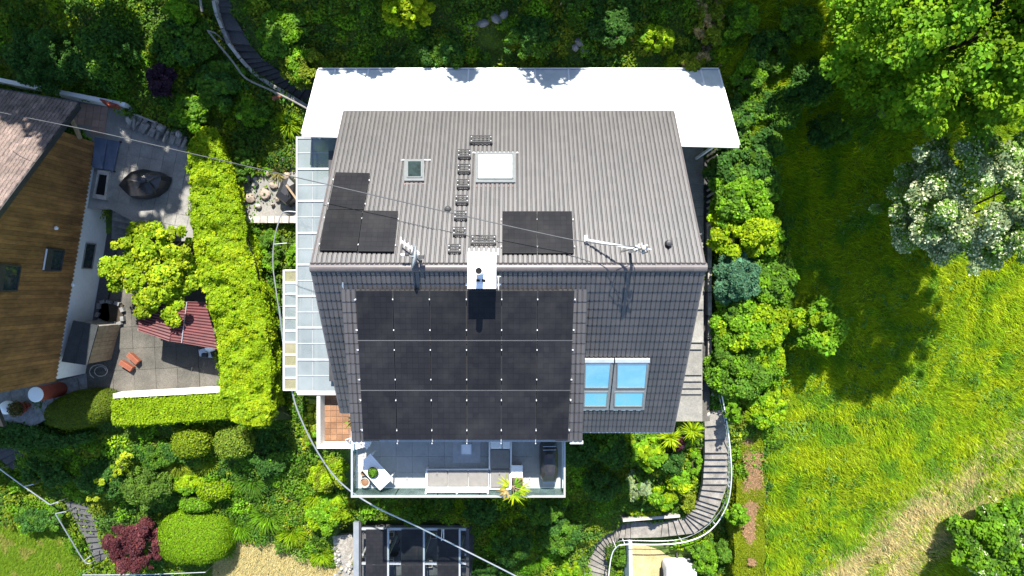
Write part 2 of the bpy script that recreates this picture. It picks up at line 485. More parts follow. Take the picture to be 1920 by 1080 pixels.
# ------------------------------------------------------------------ steps first: they cut into the terrain
def stair_run(name, label, cat, pairs, m, over=0.05, th=0.32):
    """pairs: (left px, right px, depth, number of steps to the next pair)"""
    quads = []
    for (l0, r0, d0, n), (l1, r1, d1, _) in zip(pairs[:-1], pairs[1:]):
        for i in range(n):
            a, b = i / n, (i + 1) / n
            d = d0 + (d1 - d0) * (a + b) / 2
            le = lambda p, q, t: (p[0] + (q[0] - p[0]) * t, p[1] + (q[1] - p[1]) * t)
            q = [P(*le(l0, l1, a), d), P(*le(r0, r1, a), d), P(*le(r0, r1, b), d), P(*le(l0, l1, b), d)]
            back = ((q[0] + q[1]) - (q[2] + q[3])) * 0.5
            back = back.normalized() * over
            q[0] += back; q[1] += back
            quads.append(q)
    c = quads[len(quads) // 2][0]
    root = thing(name, label, cat, (c.x, c.y, quads[-1][0].z - th))
    for q in quads:
        mb = MB().slab([p + Vector((0, 0, rnd.uniform(-.008, .008))) for p in q], th)
        put('step', mb, m, root)
        FLATS.append(([tuple(p[:2]) for p in q], q[0].z - 0.14))
    return root, quads

STAIR_R = [((1321,775),(1358,769),31.3,3),((1322,849),(1364,849),31.9,5),((1318,908),(1364,908),33.0,3),((1311,938),(1349,950),33.6,4),
           ((1293,964),(1331,979),34.3,3),((1283,972),(1302,1000),34.85,4),((1243,979),(1240,1007),35.5,1),((1183,979),(1183,1009),35.62,2),
           ((1168,981),(1161,1009),35.9,3),((1148,988),(1154,1018),36.4,3),((1124,1000),(1146,1033),36.9,3),((1106,1021),(1141,1050),37.4,6),((1099,1092),(1137,1092),38.3,0)]
stair_run('garden_stairs', 'long curved grey concrete stairway winding down the right side of the garden', 'stairs', STAIR_R, M['step'])
STAIR_T = [((404,-30),(431,-30),27.2,2),((406,0),(432,0),27.6,2),((410,23),(435,24),27.8,1),((424,56),(455,58),28.0,1),((433,81),(470,84),28.2,2),((455,110),(490,108),28.5,3),
           ((481,137),(515,127),28.8,3),((516,158),(545,147),29.05,2),((547,176),(560,157),29.2,2),((574,192),(590,172),29.35,0)]
stair_run('hillside_stairs', 'curved flight of dark steps edged by pale kerb stones at the top', 'stairs', STAIR_T, M['stepdark'])
STAIR_L = [((120,938),(170,948),34.3,3),((140,972),(181,978),34.75,4),((163,1018),(192,1015),35.4,3),((180,1055),(205,1045),35.8,0)]
stair_run('lower_stairs', 'short flight of dark blue-grey steps beside the purple maple', 'stairs', STAIR_L, M['stepdark'])
STAIR_C = [((-30,846),(20,828),32.9,2),((0,862),(55,836),33.1,2),((24,880),(66,850),33.35,0)]
stair_run('corner_stairs', 'few dark steps below the low hedge at the left edge', 'stairs', STAIR_C, M['stepdark'])

# passage beside the house
PASS = [(275,344,29.30),(344,358,29.42),(358,374,29.54),(374,388,29.66),(388,405,29.78),(405,500,29.9),(500,580,30.02),(580,642,30.14),(642,655,30.27),(655,703,30.4),
        (703,715,30.53),(715,728,30.66),(728,739,30.79),(739,790,30.92)]
pb = MB().slab([P(1196, 275, 29.9), P(1331, 275, 29.9), P(1331, 790, 31.4), P(1190, 790, 31.4)], 0.3)
passage = put('passage_path', pb, M['exposed'], kind='structure')
for y0, y1, d in PASS:
    right = 1319 if y0 < 640 else 1317
    q = [P(1199, y0 - 3, d), P(right, y0 - 3, d), P(right, y1, d), P(1199, y1, d)]
    put('step', MB().slab(q, 0.35), M['conc'], passage)
    FLATS.append(([tuple(p[:2]) for p in q], q[0].z - 0.4))
gq = [P(1316, 300, 29.75), P(1331, 300, 29.75), P(1331, 735, 31.2), P(1316, 735, 31.2)]
put('gravel_strip', MB().slab(gq, 0.2), M['gravel'], kind='structure')
FLATS.append(([tuple(p[:2]) for p in gq], H - 31.5))

# ------------------------------------------------------------------ ground sheet
xs = np.concatenate([np.linspace(-150, -30, 13)[:-1], np.arange(-30, 30.01, 0.25), np.linspace(30, 150, 13)[1:]])
ys = np.concatenate([np.linspace(-150, -18, 12)[:-1], np.arange(-18, 18.01, 0.25), np.linspace(18, 150, 12)[1:]])
gx, gy = np.meshgrid(xs, ys)
gzv = gz(np.clip(gx, -70, 70), np.clip(gy, -30, 60))
inner = (np.abs(gx) < 28) & (np.abs(gy) < 17)
gzv = gzv + inner * ((vnoise(gx, gy, 1.1, 3) - .5) * 0.10 + (vnoise(gx, gy, 0.4, 4) - .5) * 0.05 - 0.06)
nx, ny = len(xs), len(ys)
me = bpy.data.meshes.new('ground')
idx = np.arange(nx * ny).reshape(ny, nx)
quads = np.stack([idx[:-1, :-1], idx[:-1, 1:], idx[1:, 1:], idx[1:, :-1]], -1).reshape(-1, 4)
me.from_pydata(np.stack([gx, gy, gzv], -1).reshape(-1, 3).tolist(), [], quads.tolist())
me.polygons.foreach_set('use_smooth', [True] * len(me.polygons))
m, N, L, b = new_mat('garden_ground')
geo = N.new('ShaderNodeNewGeometry')
def nzn(sc, det=6):
    n = N.new('ShaderNodeTexNoise'); n.inputs['Scale'].default_value = sc; n.inputs['Detail'].default_value = det
    L.new(geo.outputs['Position'], n.inputs['Vector']); return n
cr = N.new('ShaderNodeValToRGB')
cr.color_ramp.elements[0].position = 0.32; cr.color_ramp.elements[0].color = (0.040, 0.080, 0.014, 1)
cr.color_ramp.elements[1].position = 0.72; cr.color_ramp.elements[1].color = (0.11, 0.19, 0.018, 1)
e = cr.color_ramp.elements.new(0.5); e.color = (0.07, 0.115, 0.018, 1)
L.new(nzn(2.2, 9).outputs[0], cr.inputs[0]); L.new(cr.outputs[0], b.inputs['Base Color'])
b.inputs['Roughness'].default_value = 1.0
bp = N.new('ShaderNodeBump'); bp.inputs['Strength'].default_value = 0.8; bp.inputs['Distance'].default_value = 0.08
L.new(nzn(14, 6).outputs[0], bp.inputs['Height']); L.new(bp.outputs[0], b.inputs['Normal'])
me.materials.append(m)
ground = bpy.data.objects.new('ground', me); COL.objects.link(ground); props(ground, kind='structure')

# ------------------------------------------------------------------ the house
K = 0.708
XL, XR, YR, ZR = -6.185, 5.94, 0.656, 19.0
YB, YF, YFL = 6.47, -5.28, -4.47
DX0, DX1, DY0, DY1, KD, ZD0 = -5.37, 2.37, -0.085, -5.114, 0.292, 18.52
class Plane:
    def __init__(s, a, b):                # z = a + b*y
        s.a, s.b = a, b
        s.up = Vector((0, 1, b)).normalized()
        s.n = Vector((0, -b, 1)).normalized()
        s.ex = Vector((1, 0, 0))
    def at(s, px, py, off=0.0):
        v = (540 - py) / F
        d = (H - s.a) / (1 + s.b * v)
        return P(px, py, d) + s.n * off
    def xy(s, x, y, off=0.0):
        return Vector((x, y, s.a + s.b * y)) + s.n * off
BACK = Plane(ZR + K * YR, -K)
FRONT = Plane(ZR - K * YR, K)
DORM = Plane(ZD0 - KD * DY0, KD)

house = thing('house', 'white hillside house with a brown-grey tiled gable roof and black solar panels', 'house', (-0.1, 0.6, 7))
wall = MB()
yb, yf = YB - 0.55, YF + 0.5
prof = [(yf, FRONT.a + FRONT.b * yf - 0.3), (YR, ZR - 0.3), (yb, BACK.a + BACK.b * yb - 0.3), (yb, 6.0), (yf, 3.5)]
wall.hexa([Vector((-5.85, y, z)) for y, z in prof], [Vector((5.62, y, z)) for y, z in prof])
put('wall', wall, M['white'], house)

roof = MB()
def roof_slab(mb, pl, x0, x1, y0, y1, off=-0.035, th=0.16):
    mb.slab([pl.xy(x0, y0, off), pl.xy(x1, y0, off), pl.xy(x1, y1, off), pl.xy(x0, y1, off)], th, -pl.n)
roof_slab(roof, BACK, XL + .02, XR - .02, YB - .02, YR + 0.02)
roof_slab(roof, FRONT, XL + .02, DX0 + 0.1, YFL + .03, YR - 0.02)
roof_slab(roof, FRONT, DX0 + 0.1, DX1 - .1, -0.6, YR - 0.02)
roof_slab(roof, FRONT, DX1 - .1, XR - .02, YF + .02, YR - 0.02)
roof_o = put('roof', roof, M['under'], house)

def tile_mesh(name, w, l, m, over=0.06, lift=0.044, roll=0.033):
    """double-roll tile: rolls across x, lower end (y=0) raised on the row below"""
    pr = []
    for k in range(2):
        o = k * w / 2
        pr += [(o + .002, 0.0), (o + w * .03, 0.0), (o + w * .075, roll * .85), (o + w * .13, roll), (o + w * .36, roll), (o + w * .42, roll * .85), (o + w * .47, 0.0)]
    pr.append((w - .002, 0.0))
    v, f = [], []
    n = len(pr)
    for y, z in ((0, lift), (l + over, 0.0)):
        v += [(x, y, z + q) for x, q in pr]
    v += [(x, 0.0, lift + q - 0.036) for x, q in pr]
    for i in range(n - 1):
        f.append((i, i + 1, n + i + 1, n + i))
        f.append((2 * n + i, 2 * n + i + 1, i + 1, i))
    me = bpy.data.meshes.new(name)
    me.from_pydata(v, [], f); me.materials.append(m); me.update()
    return me

def tile_group(parent, me, mats, limit=300, name='roof_tile'):
    """the ones nearest the camera as single tiles, the rest joined"""
    mats = sorted(mats, key=lambda q: (q.translation - Vector((0, 0, H))).length)
    for q in mats[:limit]:
        inst(name, me, q, parent)
    rest = mats[limit:]
    if not rest: return
    co = np.array([tuple(v.co) for v in me.vertices]); fc = np.array([tuple(p.vertices) for p in me.polygons])
    org = WLOC[parent.name]
    V, R = [], []
    for q in rest:
        a = np.array(q)
        V.append((co @ a[:3, :3].T + a[:3, 3] - np.array(org))[fc])
        R.append(np.full(len(fc), rnd.random()))
    V = np.concatenate(V); R = np.concatenate(R)
    m2 = raw_mesh(name, V, 4, me.materials[0])
    at = m2.attributes.new('rnd', 'FLOAT', 'FACE'); at.data.foreach_set('value', R.astype(np.float32))
    o = bpy.data.objects.new('roof_tiling', m2); COL.objects.link(o); o.parent = parent
    o['kind'] = 'stuff'

TW = (XR - XL) / 40
TL = 0.335
tile = tile_mesh('roof_tile', TW, TL, M['tile'])
tms = []
def tiles_on(pl, x0, cols, y_eave, y_top, sign, keep=None, tl=TL, tw=TW, off=0.0):
    """rows from the eave up; sign: +1 when up-slope runs towards +y"""
    up = pl.up * sign
    ex = pl.ex * sign
    length = abs(y_top - y_eave) * math.sqrt(1 + pl.b * pl.b)
    for r in range(int(length / tl + 0.999)):
        if r * tl > length - 0.12: break
        for c in cols:
            xx = x0 + c * tw
            o = pl.xy(xx if sign > 0 else xx + tw, y_eave, off) + up * (r * tl)
            if keep and not keep(xx + tw / 2, (o + up * tl / 2).y): continue
            jit = pl.n * rnd.uniform(-.003, .003)
            q = frame(o + jit, ex, up, pl.n)
            tms.append(q @ Matrix.Rotation(rnd.uniform(-.004, .004), 4, 'Z'))
tiles_on(BACK, XL, range(40), YB, YR + 0.08, -1)
def front_keep(x, y):
    if DX0 - 0.02 < x < DX1 + 0.02 and y < DY0 - 0.15: return False
    if x < DX0 and y < YFL: return False
    return True
tiles_on(FRONT, XL, range(40), YF, YR - 0.08, 1, front_keep)
NDT = 25
DTW = (DX1 - DX0) / NDT
tiles_on(DORM, DX0, list(range(0, 3)) + list(range(22, 25)), DY1 + .02, DY0 - 0.02, 1, None, 0.349, DTW, 0.03)
tiles_on(DORM, DX0, range(3, 22), DY0 - .33, DY0 - 0.02, 1, None, 0.349, DTW, 0.03)
tile_group(roof_o, tile, tms)
# edge boards, gutters
for name, a, bq, mm, w, h in (
    ('verge_board', BACK.xy(XL, YB, -.05), BACK.xy(XL, YR, -.05), M['cap'], .05, .2), ('verge_board', BACK.xy(XR, YB, -.05), BACK.xy(XR, YR, -.05), M['cap'], .05, .2),
    ('verge_board', FRONT.xy(XL, YFL, -.05), FRONT.xy(XL, YR - .01, -.05), M['cap'], .05, .2), ('verge_board', FRONT.xy(XR, YF, -.05), FRONT.xy(XR, YR - .01, -.05), M['cap'], .05, .2)):
    put(name, MB().bar(a, bq, w, h), mm, roof_o)
put('gutter', MB().bar(FRONT.xy(DX1, YF - .06, -.06), FRONT.xy(XR, YF - .06, -.06), .11, .10), M['white_metal'], roof_o)
put('gutter', MB().bar(FRONT.xy(XL, YFL - .05, -.06), FRONT.xy(DX0, YFL - .05, -.06), .10, .10), M['grey_metal'], roof_o)
put('gutter', MB().bar(BACK.xy(XL, YB + .05, -.07), BACK.xy(XR, YB + .05, -.07), .10, .10), M['dark_metal'], roof_o)
# ridge tiles
capw = (XR - XL + .04) / 31
cm = MB()
ring = []
for i in range(9):
    a = PI * i / 8 - 0.0
    ring.append((math.cos(a) * 0.155, math.sin(a) * 0.135))
for r2, xx in ((1.0, 0.0), (0.93, capw + .03)):
    cm.v += [Vector((xx, y * r2, z * r2)) for y, z in ring]
for i in range(8):
    cm.f.append((i, i + 1, 9 + i + 1, 9 + i))
cm.f.append(tuple(range(8, -1, -1))); cm.f.append(tuple(range(9, 18)))
cap = cm.mesh('ridge_tile', M['cap'], smooth=False)
for i in range(31):
    inst('ridge_tile', cap, Matrix.Translation((XL - .02 + i * capw, YR - .02, ZR + rnd.uniform(-.004, .004) - .02)), roof_o)

# dormer body
db = MB()
t0, t1 = DORM.xy(0, DY0 + .1, -.03), DORM.xy(0, DY1 + .03, -.03)
def yz(x, y, z): return Vector((x, y, z))
db.hexa([yz(DX0 + .04, DY0 + .1, t0.z), yz(DX1 - .04, DY0 + .1, t0.z), yz(DX1 - .04, DY1 + .03, t1.z), yz(DX0 + .04, DY1 + .03, t1.z)],
        [yz(DX0 + .04, DY0 + .1, t0.z - .22), yz(DX1 - .04, DY0 + .1, t0.z - .22), yz(DX1 - .04, DY1 + .03, t1.z - .18), yz(DX0 + .04, DY1 + .03, t1.z - .18)])
dorm = put('dormer', db, M['under'], house)
dw = MB().hexa([yz(DX0 + .1, -0.4, 18.1), yz(DX1 - .1, -0.4, 18.1), yz(DX1 - .1, -4.62, 16.9), yz(DX0 + .1, -4.62, 16.9)],
               [yz(DX0 + .1, -0.4, 14.1), yz(DX1 - .1, -0.4, 14.1), yz(DX1 - .1, -4.62, 14.1), yz(DX0 + .1, -4.62, 14.1)])
put('dormer_wall', dw, M['white'], dorm)
for k in range(5):
    x = DX0 + .5 + k * 1.45
    put('balcony_door', MB().box((x + .6, -4.63, 15.35), (1.2, .05, 2.2)), M['darkglass'], dorm)
put('fascia', MB().bar(DORM.xy(DX0, DY1 - .03, -.06), DORM.xy(DX1, DY1 - .03, -.06), .09, .12), M['grey_metal'], dorm)
put('corner_gutter', MB().bar(DORM.xy(DX1 - .42, DY1 - .09, -.03), DORM.xy(DX1 + .02, DY1 - .09, -.03), .10, .08), M['white_metal'], dorm)
put('corner_gutter', MB().bar(DORM.xy(DX0 - .02, DY1 - .09, -.03), DORM.xy(DX0 + .42, DY1 - .09, -.03), .08, .08), M['white_metal'], dorm)
put('side_flashing', MB().bar(FRONT.at(643, 528, .04), FRONT.at(644, 545, .04), .05, .03), M['steel'], dorm)

# chimney with its white cap and flue
cx0, cx1, cy0, cy1, cz = -1.32, -0.47, 1.05, -0.02, H - 20.22
ch = put('chimney', MB().box(((cx0 + cx1) / 2, (cy0 + cy1) / 2, cz - .75), (cx1 - cx0 - .04, cy0 - cy1 - .04, 1.46)), M['white_metal'], house)
put('cap_plate', MB().box(((cx0 + cx1) / 2, (cy0 + cy1) / 2, cz), (cx1 - cx0, cy0 - cy1, .04)), M['white_metal'], ch)
fx, fy = -0.935, 0.479
fl = MB()
n = 24
for r, z in ((.108, cz + .02), (.105, H - 19.14), (.092, H - 19.14), (.09, cz + .1)):
    fl.v += [Vector((fx + r * math.cos(2 * PI * k / n), fy + r * math.sin(2 * PI * k / n), z)) for k in range(n)]
for i in range(3):
    for k in range(n):
        fl.f.append((i * n + k, i * n + (k + 1) % n, (i + 1) * n + (k + 1) % n, (i + 1) * n + k))
put('flue_pipe', fl, M['white_metal'], ch, smooth=True)
put('flue_bore', MB().cyl((fx, fy, cz + .1), (fx, fy, H - 19.18), .0915, 24), M['black'], ch)
for s in (-1, 1):
    put('vent_slot', MB().box((fx + .015 + s * .085, .225, cz + .035), (.115, .07, .05)), M['black'], ch)
for s in (cx0 - .07, cx1 + .07):
    put('flashing', MB().slab([FRONT.xy(s - .06, YR - .25, .05), FRONT.xy(s + .06, YR - .25, .05), FRONT.xy(s + .06, -.06, .05), FRONT.xy(s - .06, -.06, .05)], .03), M['white_metal'], ch)
put('flashing', MB().slab([BACK.xy(cx0 - .06, 1.22, .05), BACK.xy(cx1 + .06, 1.22, .05), BACK.xy(cx1 + .06, 1.0, .05), BACK.xy(cx0 - .06, 1.0, .05)], .03), M['white_metal'], ch)

# roof windows
def roof_window(pl, outer, panes, fm, gm, sill=True, collar=M['silver'], bw=0.0):
    (x0, y0, x1, y1) = outer
    h = 0.14
    c = [pl.at(x0, y0, h), pl.at(x1, y0, h), pl.at(x1, y1, h), pl.at(x0, y1, h)]
    w = put('roof_window', MB().slab(c, .13, -pl.n), fm, house)
    for (a, bq, cc, dd), g in zip(panes, gm):
        q = [pl.at(a, bq, h + .004), pl.at(cc, bq, h + .004), pl.at(cc, dd, h + .004), pl.at(a, dd, h + .004)]
        put('pane', MB().slab(q, .008, -pl.n), g, w)
        mid = sum(q, Vector()) / 4
        rim = MB()
        for i in range(4):
            s, t = q[i], q[(i + 1) % 4]
            rim.bar(s + (s - mid).normalized() * .02 + pl.n * .012, t + (t - mid).normalized() * .02 + pl.n * .012, .05, .04, pl.n)
        put('sash', rim, fm, w)
    return w
M['wframe'] = mat('window_frame', (0.20, 0.215, 0.215), (0.17, 0.18, 0.18), rough=0.4, metal=0.2, scale=6)
w1 = roof_window(BACK, (759, 304, 796, 344), [(765.5, 309, 791, 338)], M['wframe'], [M['darkglass']])
w2 = roof_window(BACK, (892, 291, 966.5, 347), [(897.5, 295, 960.5, 340.5)], M['wframe'], [M['blind']])
for w, (a, bq, c, d) in ((w1, (752, 300.5, 808, 303)), (w2, (886, 286.5, 972, 289.5))):
    put('lead_flashing', MB().slab([BACK.at(a, bq, .055), BACK.at(c, bq, .055), BACK.at(c, d, .06), BACK.at(a, d, .06)], .02, -BACK.n), M['silver'], w)
for w, (a, bq, c, d) in ((w1, (758, 345, 798, 349)), (w2, (890, 348, 968, 352))):
    put('apron', MB().slab([BACK.at(a, bq, .05), BACK.at(c, bq, .05), BACK.at(c, d, .045), BACK.at(a, d, .045)], .02, -BACK.n), M['ntile'], w)
for (x0, x1) in ((1095, 1150), (1152.5, 1217)):
    pr = (1097.5, 677, 1144, 721) if x0 == 1095 else (1157.5, 677, 1212, 721)
    p2 = (1096, 730, 1138, 756) if x0 == 1095 else (1152.5, 730, 1205, 756)
    w = MB().slab([FRONT.at(x0, 670, .13), FRONT.at(x1, 670, .13), FRONT.at(x1 - 10, 764, .13), FRONT.at(x0 - 3 if x0 < 1100 else x0 - 10, 764, .13)], .12, -FRONT.n)
    w = put('roof_window', w, M['wframe'], house)
    for q, g in ((pr, M['skyglass']), (p2, M['hillglass'])):
        sk = 4.0 * (q[3] - q[1]) / 44
        k = [FRONT.at(q[0], q[1], .134), FRONT.at(q[2], q[1], .134), FRONT.at(q[2] - sk, q[3], .134), FRONT.at(q[0] - sk * .3, q[3], .134)]
        put('pane', MB().slab(k, .008, -FRONT.n), g, w)
        rim = MB(); mid = sum(k, Vector()) / 4
        for i in range(4):
            rim.bar(k[i] + (k[i] - mid).normalized() * .02 + FRONT.n * .012, k[(i + 1) % 4] + (k[(i + 1) % 4] - mid).normalized() * .02 + FRONT.n * .012, .04, .035, FRONT.n)
        put('sash', rim, M['wframe'], w)
    put('hood', MB().slab([FRONT.at(x0, 667.5, .17), FRONT.at(x1, 667.5, .17), FRONT.at(x1, 674, .17), FRONT.at(x0, 674, .17)], .06, -FRONT.n), M['silver'], w)
    ap = MB()
    xa, xb = x0 - 4, x1 - 12
    for i in range(4):
        q0, q1 = xa + (xb - xa) * i / 4, xa + (xb - xa) * (i + .8) / 4
        ap.slab([FRONT.at(q0, 764, .075), FRONT.at(q1, 764, .075), FRONT.at(q1 - 2, 767.5, .065), FRONT.at(q0 + 2, 767.5, .065)], .02, -FRONT.n)
    put('apron', ap, M['silver'], w)

# roof steps and snow guards, black plastic treads on brackets
M['tread'] = mat('dark_tread', (0.060, 0.060, 0.060), (0.045, 0.045, 0.045), rough=0.6)
def roof_step(x0, y0, x1, y1, grid):
    off = .16
    c = [BACK.at(x0, y0, off), BACK.at(x1, y0, off), BACK.at(x1, y1, off), BACK.at(x0, y1, off)]
    o = MB()
    le = lambda p, q, t: p + (q - p) * t
    for i in range(4):
        o.bar(c[i], c[(i + 1) % 4], .035, .03, BACK.n)
    for k in range(1, grid):
        o.bar(le(c[0], c[1], k / grid), le(c[3], c[2], k / grid), .018, .02, BACK.n)
    for t in (.3, .62):
        o.bar(le(c[0], c[3], t), le(c[1], c[2], t), .02, .02, BACK.n)
    o.bar(le(c[3], c[0], .05) + BACK.n * .02, le(c[2], c[1], .05) + BACK.n * .02, .05, .05, BACK.n)
    st = put('roof_step', o, M['tread'], house)
    for t in (.06, .94):
        a = le(c[0], c[1], t); bq = le(c[3], c[2], t)
        put('bracket', MB().bar(a - BACK.n * .12, bq - BACK.n * .02, .05, .03, BACK.n).bar(bq - BACK.n * .02, bq - BACK.n * .14, .04, .04, BACK.ex), M['tread'], st)
        put('bolt', MB().cyl(le(a, bq, .2), le(a, bq, .2) + BACK.n * .03, .022, 8).cyl(le(a, bq, .75), le(a, bq, .75) + BACK.n * .03, .022, 8), M['silver'], st)
for x, y in ((871, 294), (870.5, 321.5), (869, 350), (866.5, 379.5), (864, 409), (862, 439.5), (852.5, 471.5)):
    roof_step(x - 11.5, y - 7, x + 11.5, y + 7.5, 6)
roof_step(882, 261, 923, 274.5, 11)
roof_step(884, 448, 930, 463, 12)

# small vents on the roof
v = BACK.at(1251, 457, 0)
vp = put('vent_pipe', MB().lathe(v, [(.10, -.05), (.10, .22), (.105, .24), (.105, .30), (.09, .33), (.03, .345)], 16), M['dark_metal'], house, smooth=False)
v = BACK.at(840, 395, .02)
put('vent_cowl', MB().lathe(v, [(.11, -.05), (.115, .05), (.09, .12), (.05, .16), (.01, .17)], 14, BACK.n), M['tread'], house)

# ------------------------------------------------------------------ solar panels
def panel(label, c, n, th=0.04, group=None, clamps=(), name='solar_panel'):
    c = [Vector(p) for p in c]
    root = thing(name, label, 'solar panel', c[3] - n * th, group)
    fr = MB()
    mid = sum(c, Vector()) / 4
    ins = [p + (mid - p).normalized() * .02 for p in c]
    fr.slab([p - n * .003 for p in c], th, -n)
    put('frame', fr, M['pframe'], root)
    rim = MB()
    for i in range(4):
        a, bq = c[i], c[(i + 1) % 4]
        aa, bb = ins[i], ins[(i + 1) % 4]
        rim.hexa([a, bq, bb, aa], [q - n * .002 for q in (a, bq, bb, aa)])
    put('rim', rim, M['prim'], root)
    me = bpy.data.meshes.new('cells')
    org = WLOC[root.name]
    me.from_pydata([p - n * .001 - org for p in ins], [], [(3, 2, 1, 0)])
    uv = me.uv_layers.new(name='UVMap')
    for li, t in zip(range(4), ((0, 0), (1, 0), (1, 1), (0, 1))): uv.data[li].uv = t
    me.materials.append(M['cells'])
    o = bpy.data.objects.new('cells', me); COL.objects.link(o); o.parent = root
    for p in clamps:
        put('clamp', MB().box(p, (.030, .042, .03)), M['silver'], root)
    return root
M['prim'] = mat('panel_rim', (0.05, 0.05, 0.052), rough=0.3, metal=0.4)
gxs_t = [668, 737.5, 806, 875, 941, 1008, 1077]
gxs_b = [682, 746, 811, 876, 940, 1004.5, 1065]
gys = [542, 635.5, 728.5, 821.5]
OFFP = 0.15
ordn = ['leftmost', 'second from left', 'third from left', 'fourth from left', 'fifth from left', 'rightmost']
rown = ['top row', 'middle row', 'bottom row']
for r in range(3):
    for k in range(6):
        def gp(kk, rr, e=0.0):
            t = (gys[rr] - 542) / (821.5 - 542)
            x = gxs_t[kk] + (gxs_b[kk] - gxs_t[kk]) * t
            return x + e, gys[rr]
        g = .7
        c = [gp(k, r), gp(k + 1, r), gp(k + 1, r + 1), gp(k, r + 1)]
        c = [(c[0][0] + g, c[0][1] + .6), (c[1][0] - g, c[1][1] + .6), (c[2][0] - g, c[2][1] - .6), (c[3][0] + g, c[3][1] - .6)]
        cc = [DORM.at(x, y, OFFP) for x, y in c]
        cl = []
        for t in (.17, .79) if r == 0 else ((.18, .78) if r == 1 else (.19, .80)):
            q = cc[0] + (cc[3] - cc[0]) * t
            cl.append(q - Vector((.012, 0, -.012)))
            if k == 5: cl.append(cc[1] + (cc[2] - cc[1]) * t + Vector((.03, 0, .012)))
        if r == 2 and k: cl.append(cc[3] + DORM.up * -.13 + Vector((-.02, 0, -.03)))
        panel(f'black solar panel in the {rown[r]} on the dormer, {ordn[k]}', cc, DORM.n, group='solar panels on the dormer', clamps=cl)
M['prim2'] = mat('seam_metal', (.16, .16, .165), rough=.4)
for y, xa, xb in ((635.4, 672.5, 1073), (728.4, 677.5, 1069)):
    put('seam_strip', MB().bar(DORM.at(xa, y, OFFP - .012), DORM.at(xb, y, OFFP - .016), .016, .02), M['prim2'], dorm)
# mounting rails under the panels
for r in range(3):
    for t in (.2, .8):
        y = gys[r] + (gys[r + 1] - gys[r]) * t
        put('mounting_rail', MB().bar(DORM.at(664 + (y - 542) * .05, y, .085), DORM.at(1080 - (y - 542) * .043, y, .085), .04, .04), M['steel'], dorm)
BP = [([(631, 329.5), (694.3, 331), (682.8, 398.8), (616.7, 398.2)], 'upright black solar panel at the left roof edge, above a pair', 'solar panels on the left of the back slope'),
      ([(614.5, 399.3), (681.5, 400.3), (670.8, 476), (600.6, 475)], 'left one of the two black solar panels side by side at the left roof edge', 'solar panels on the left of the back slope'),
      ([(682.8, 401), (747.6, 402), (739.8, 477.6), (672.6, 476.8)], 'right one of the two black solar panels beside the satellite dish', 'solar panels on the left of the back slope'),
      ([(942, 402.5), (1006, 402.5), (1007, 480.5), (942, 480.5)], 'left one of the solar panel pair to the right of the chimney', 'solar panels right of the chimney'),
      ([(1007.2, 402.5), (1071.5, 402.5), (1075.5, 480.5), (1008.2, 480.5)], 'right one of the solar panel pair to the right of the chimney', 'solar panels right of the chimney')]
for c, lab, g in BP:
    cc = [BACK.at(x, y, .17) for x, y in c]
    left = 'upright' in lab or 'left one' in lab
    cl = [cc[1] + (cc[2] - cc[1]) * t + Vector((.03, 0, -.03)) for t in (.2, .85)]
    cl += [cc[0] + (cc[3] - cc[0]) * t + Vector((-.03, 0, -.03)) for t in (.2, .85)]
    panel(lab, cc, BACK.n, group=g, clamps=cl)

# satellite dish on its pole, aerial mast, overhead cables
root = thing('satellite_dish', 'grey satellite dish seen edge-on beside the ridge, left of the chimney', 'satellite dish', BACK.at(791, 488, 0))
base = BACK.at(791, 487, 0)
ax = Vector((-.97, 0.10, 0.24)).normalized()
c = base + Vector((-.06, .06, .74))
dish = []
for r, z in ((.02, 0), (.15, .018), (.27, .055), (.38, .11), (.385, .10), (.27, .04), (.15, .004), (.02, -.015)):
    dish.append((r, z))
put('reflector', MB().lathe(c, dish, 28, ax), M['grey_metal'], root, smooth=True)
put('pole', MB().tube([base - Vector((0, 0, .1)), base + Vector((0, 0, .66)), c - ax * .02], .028, 8), M['steel'], root)
arm = c + ax * .50 + Vector((0, .02, -.22))
put('feed_arm', MB().bar(c + Vector((.02, 0, -.3)), arm, .035, .025), M['steel'], root)
put('receiver', MB().cyl(arm, arm + ax * -.12 + Vector((0, 0, .04)), .04, 10), M['white_metal'], root)
put('receiver', MB().cyl(arm + Vector((.12, 0, 0)), arm + Vector((.12, 0, .03)) + ax * -.12, .035, 10), M['dark_metal'], root)
put('mount', MB().box(c - ax * .10 + Vector((.04, 0, 0)), (.16, .10, .14)), M['dark_metal'], root)
a0 = base + Vector((-.02, .14, .42)); a1 = BACK.at(755, 468, .42)
put('side_boom', MB().bar(a0, a1, .035, .02).bar(a0 + Vector((0, .06, .0)), a1 + Vector((0, .03, 0)), .025, .02).bar(a1 + Vector((0, -.09, 0)), a1 + Vector((0, .13, 0)), .02, .02), M['white_metal'], root)
for t in (.2, .4, .6, .8):
    q = a0 + (a1 - a0) * t
    put('boom_rod', MB().bar(q + Vector((0, -.10, .01)), q + Vector((0, .12, .01)), .014, .014), M['white_metal'], root)

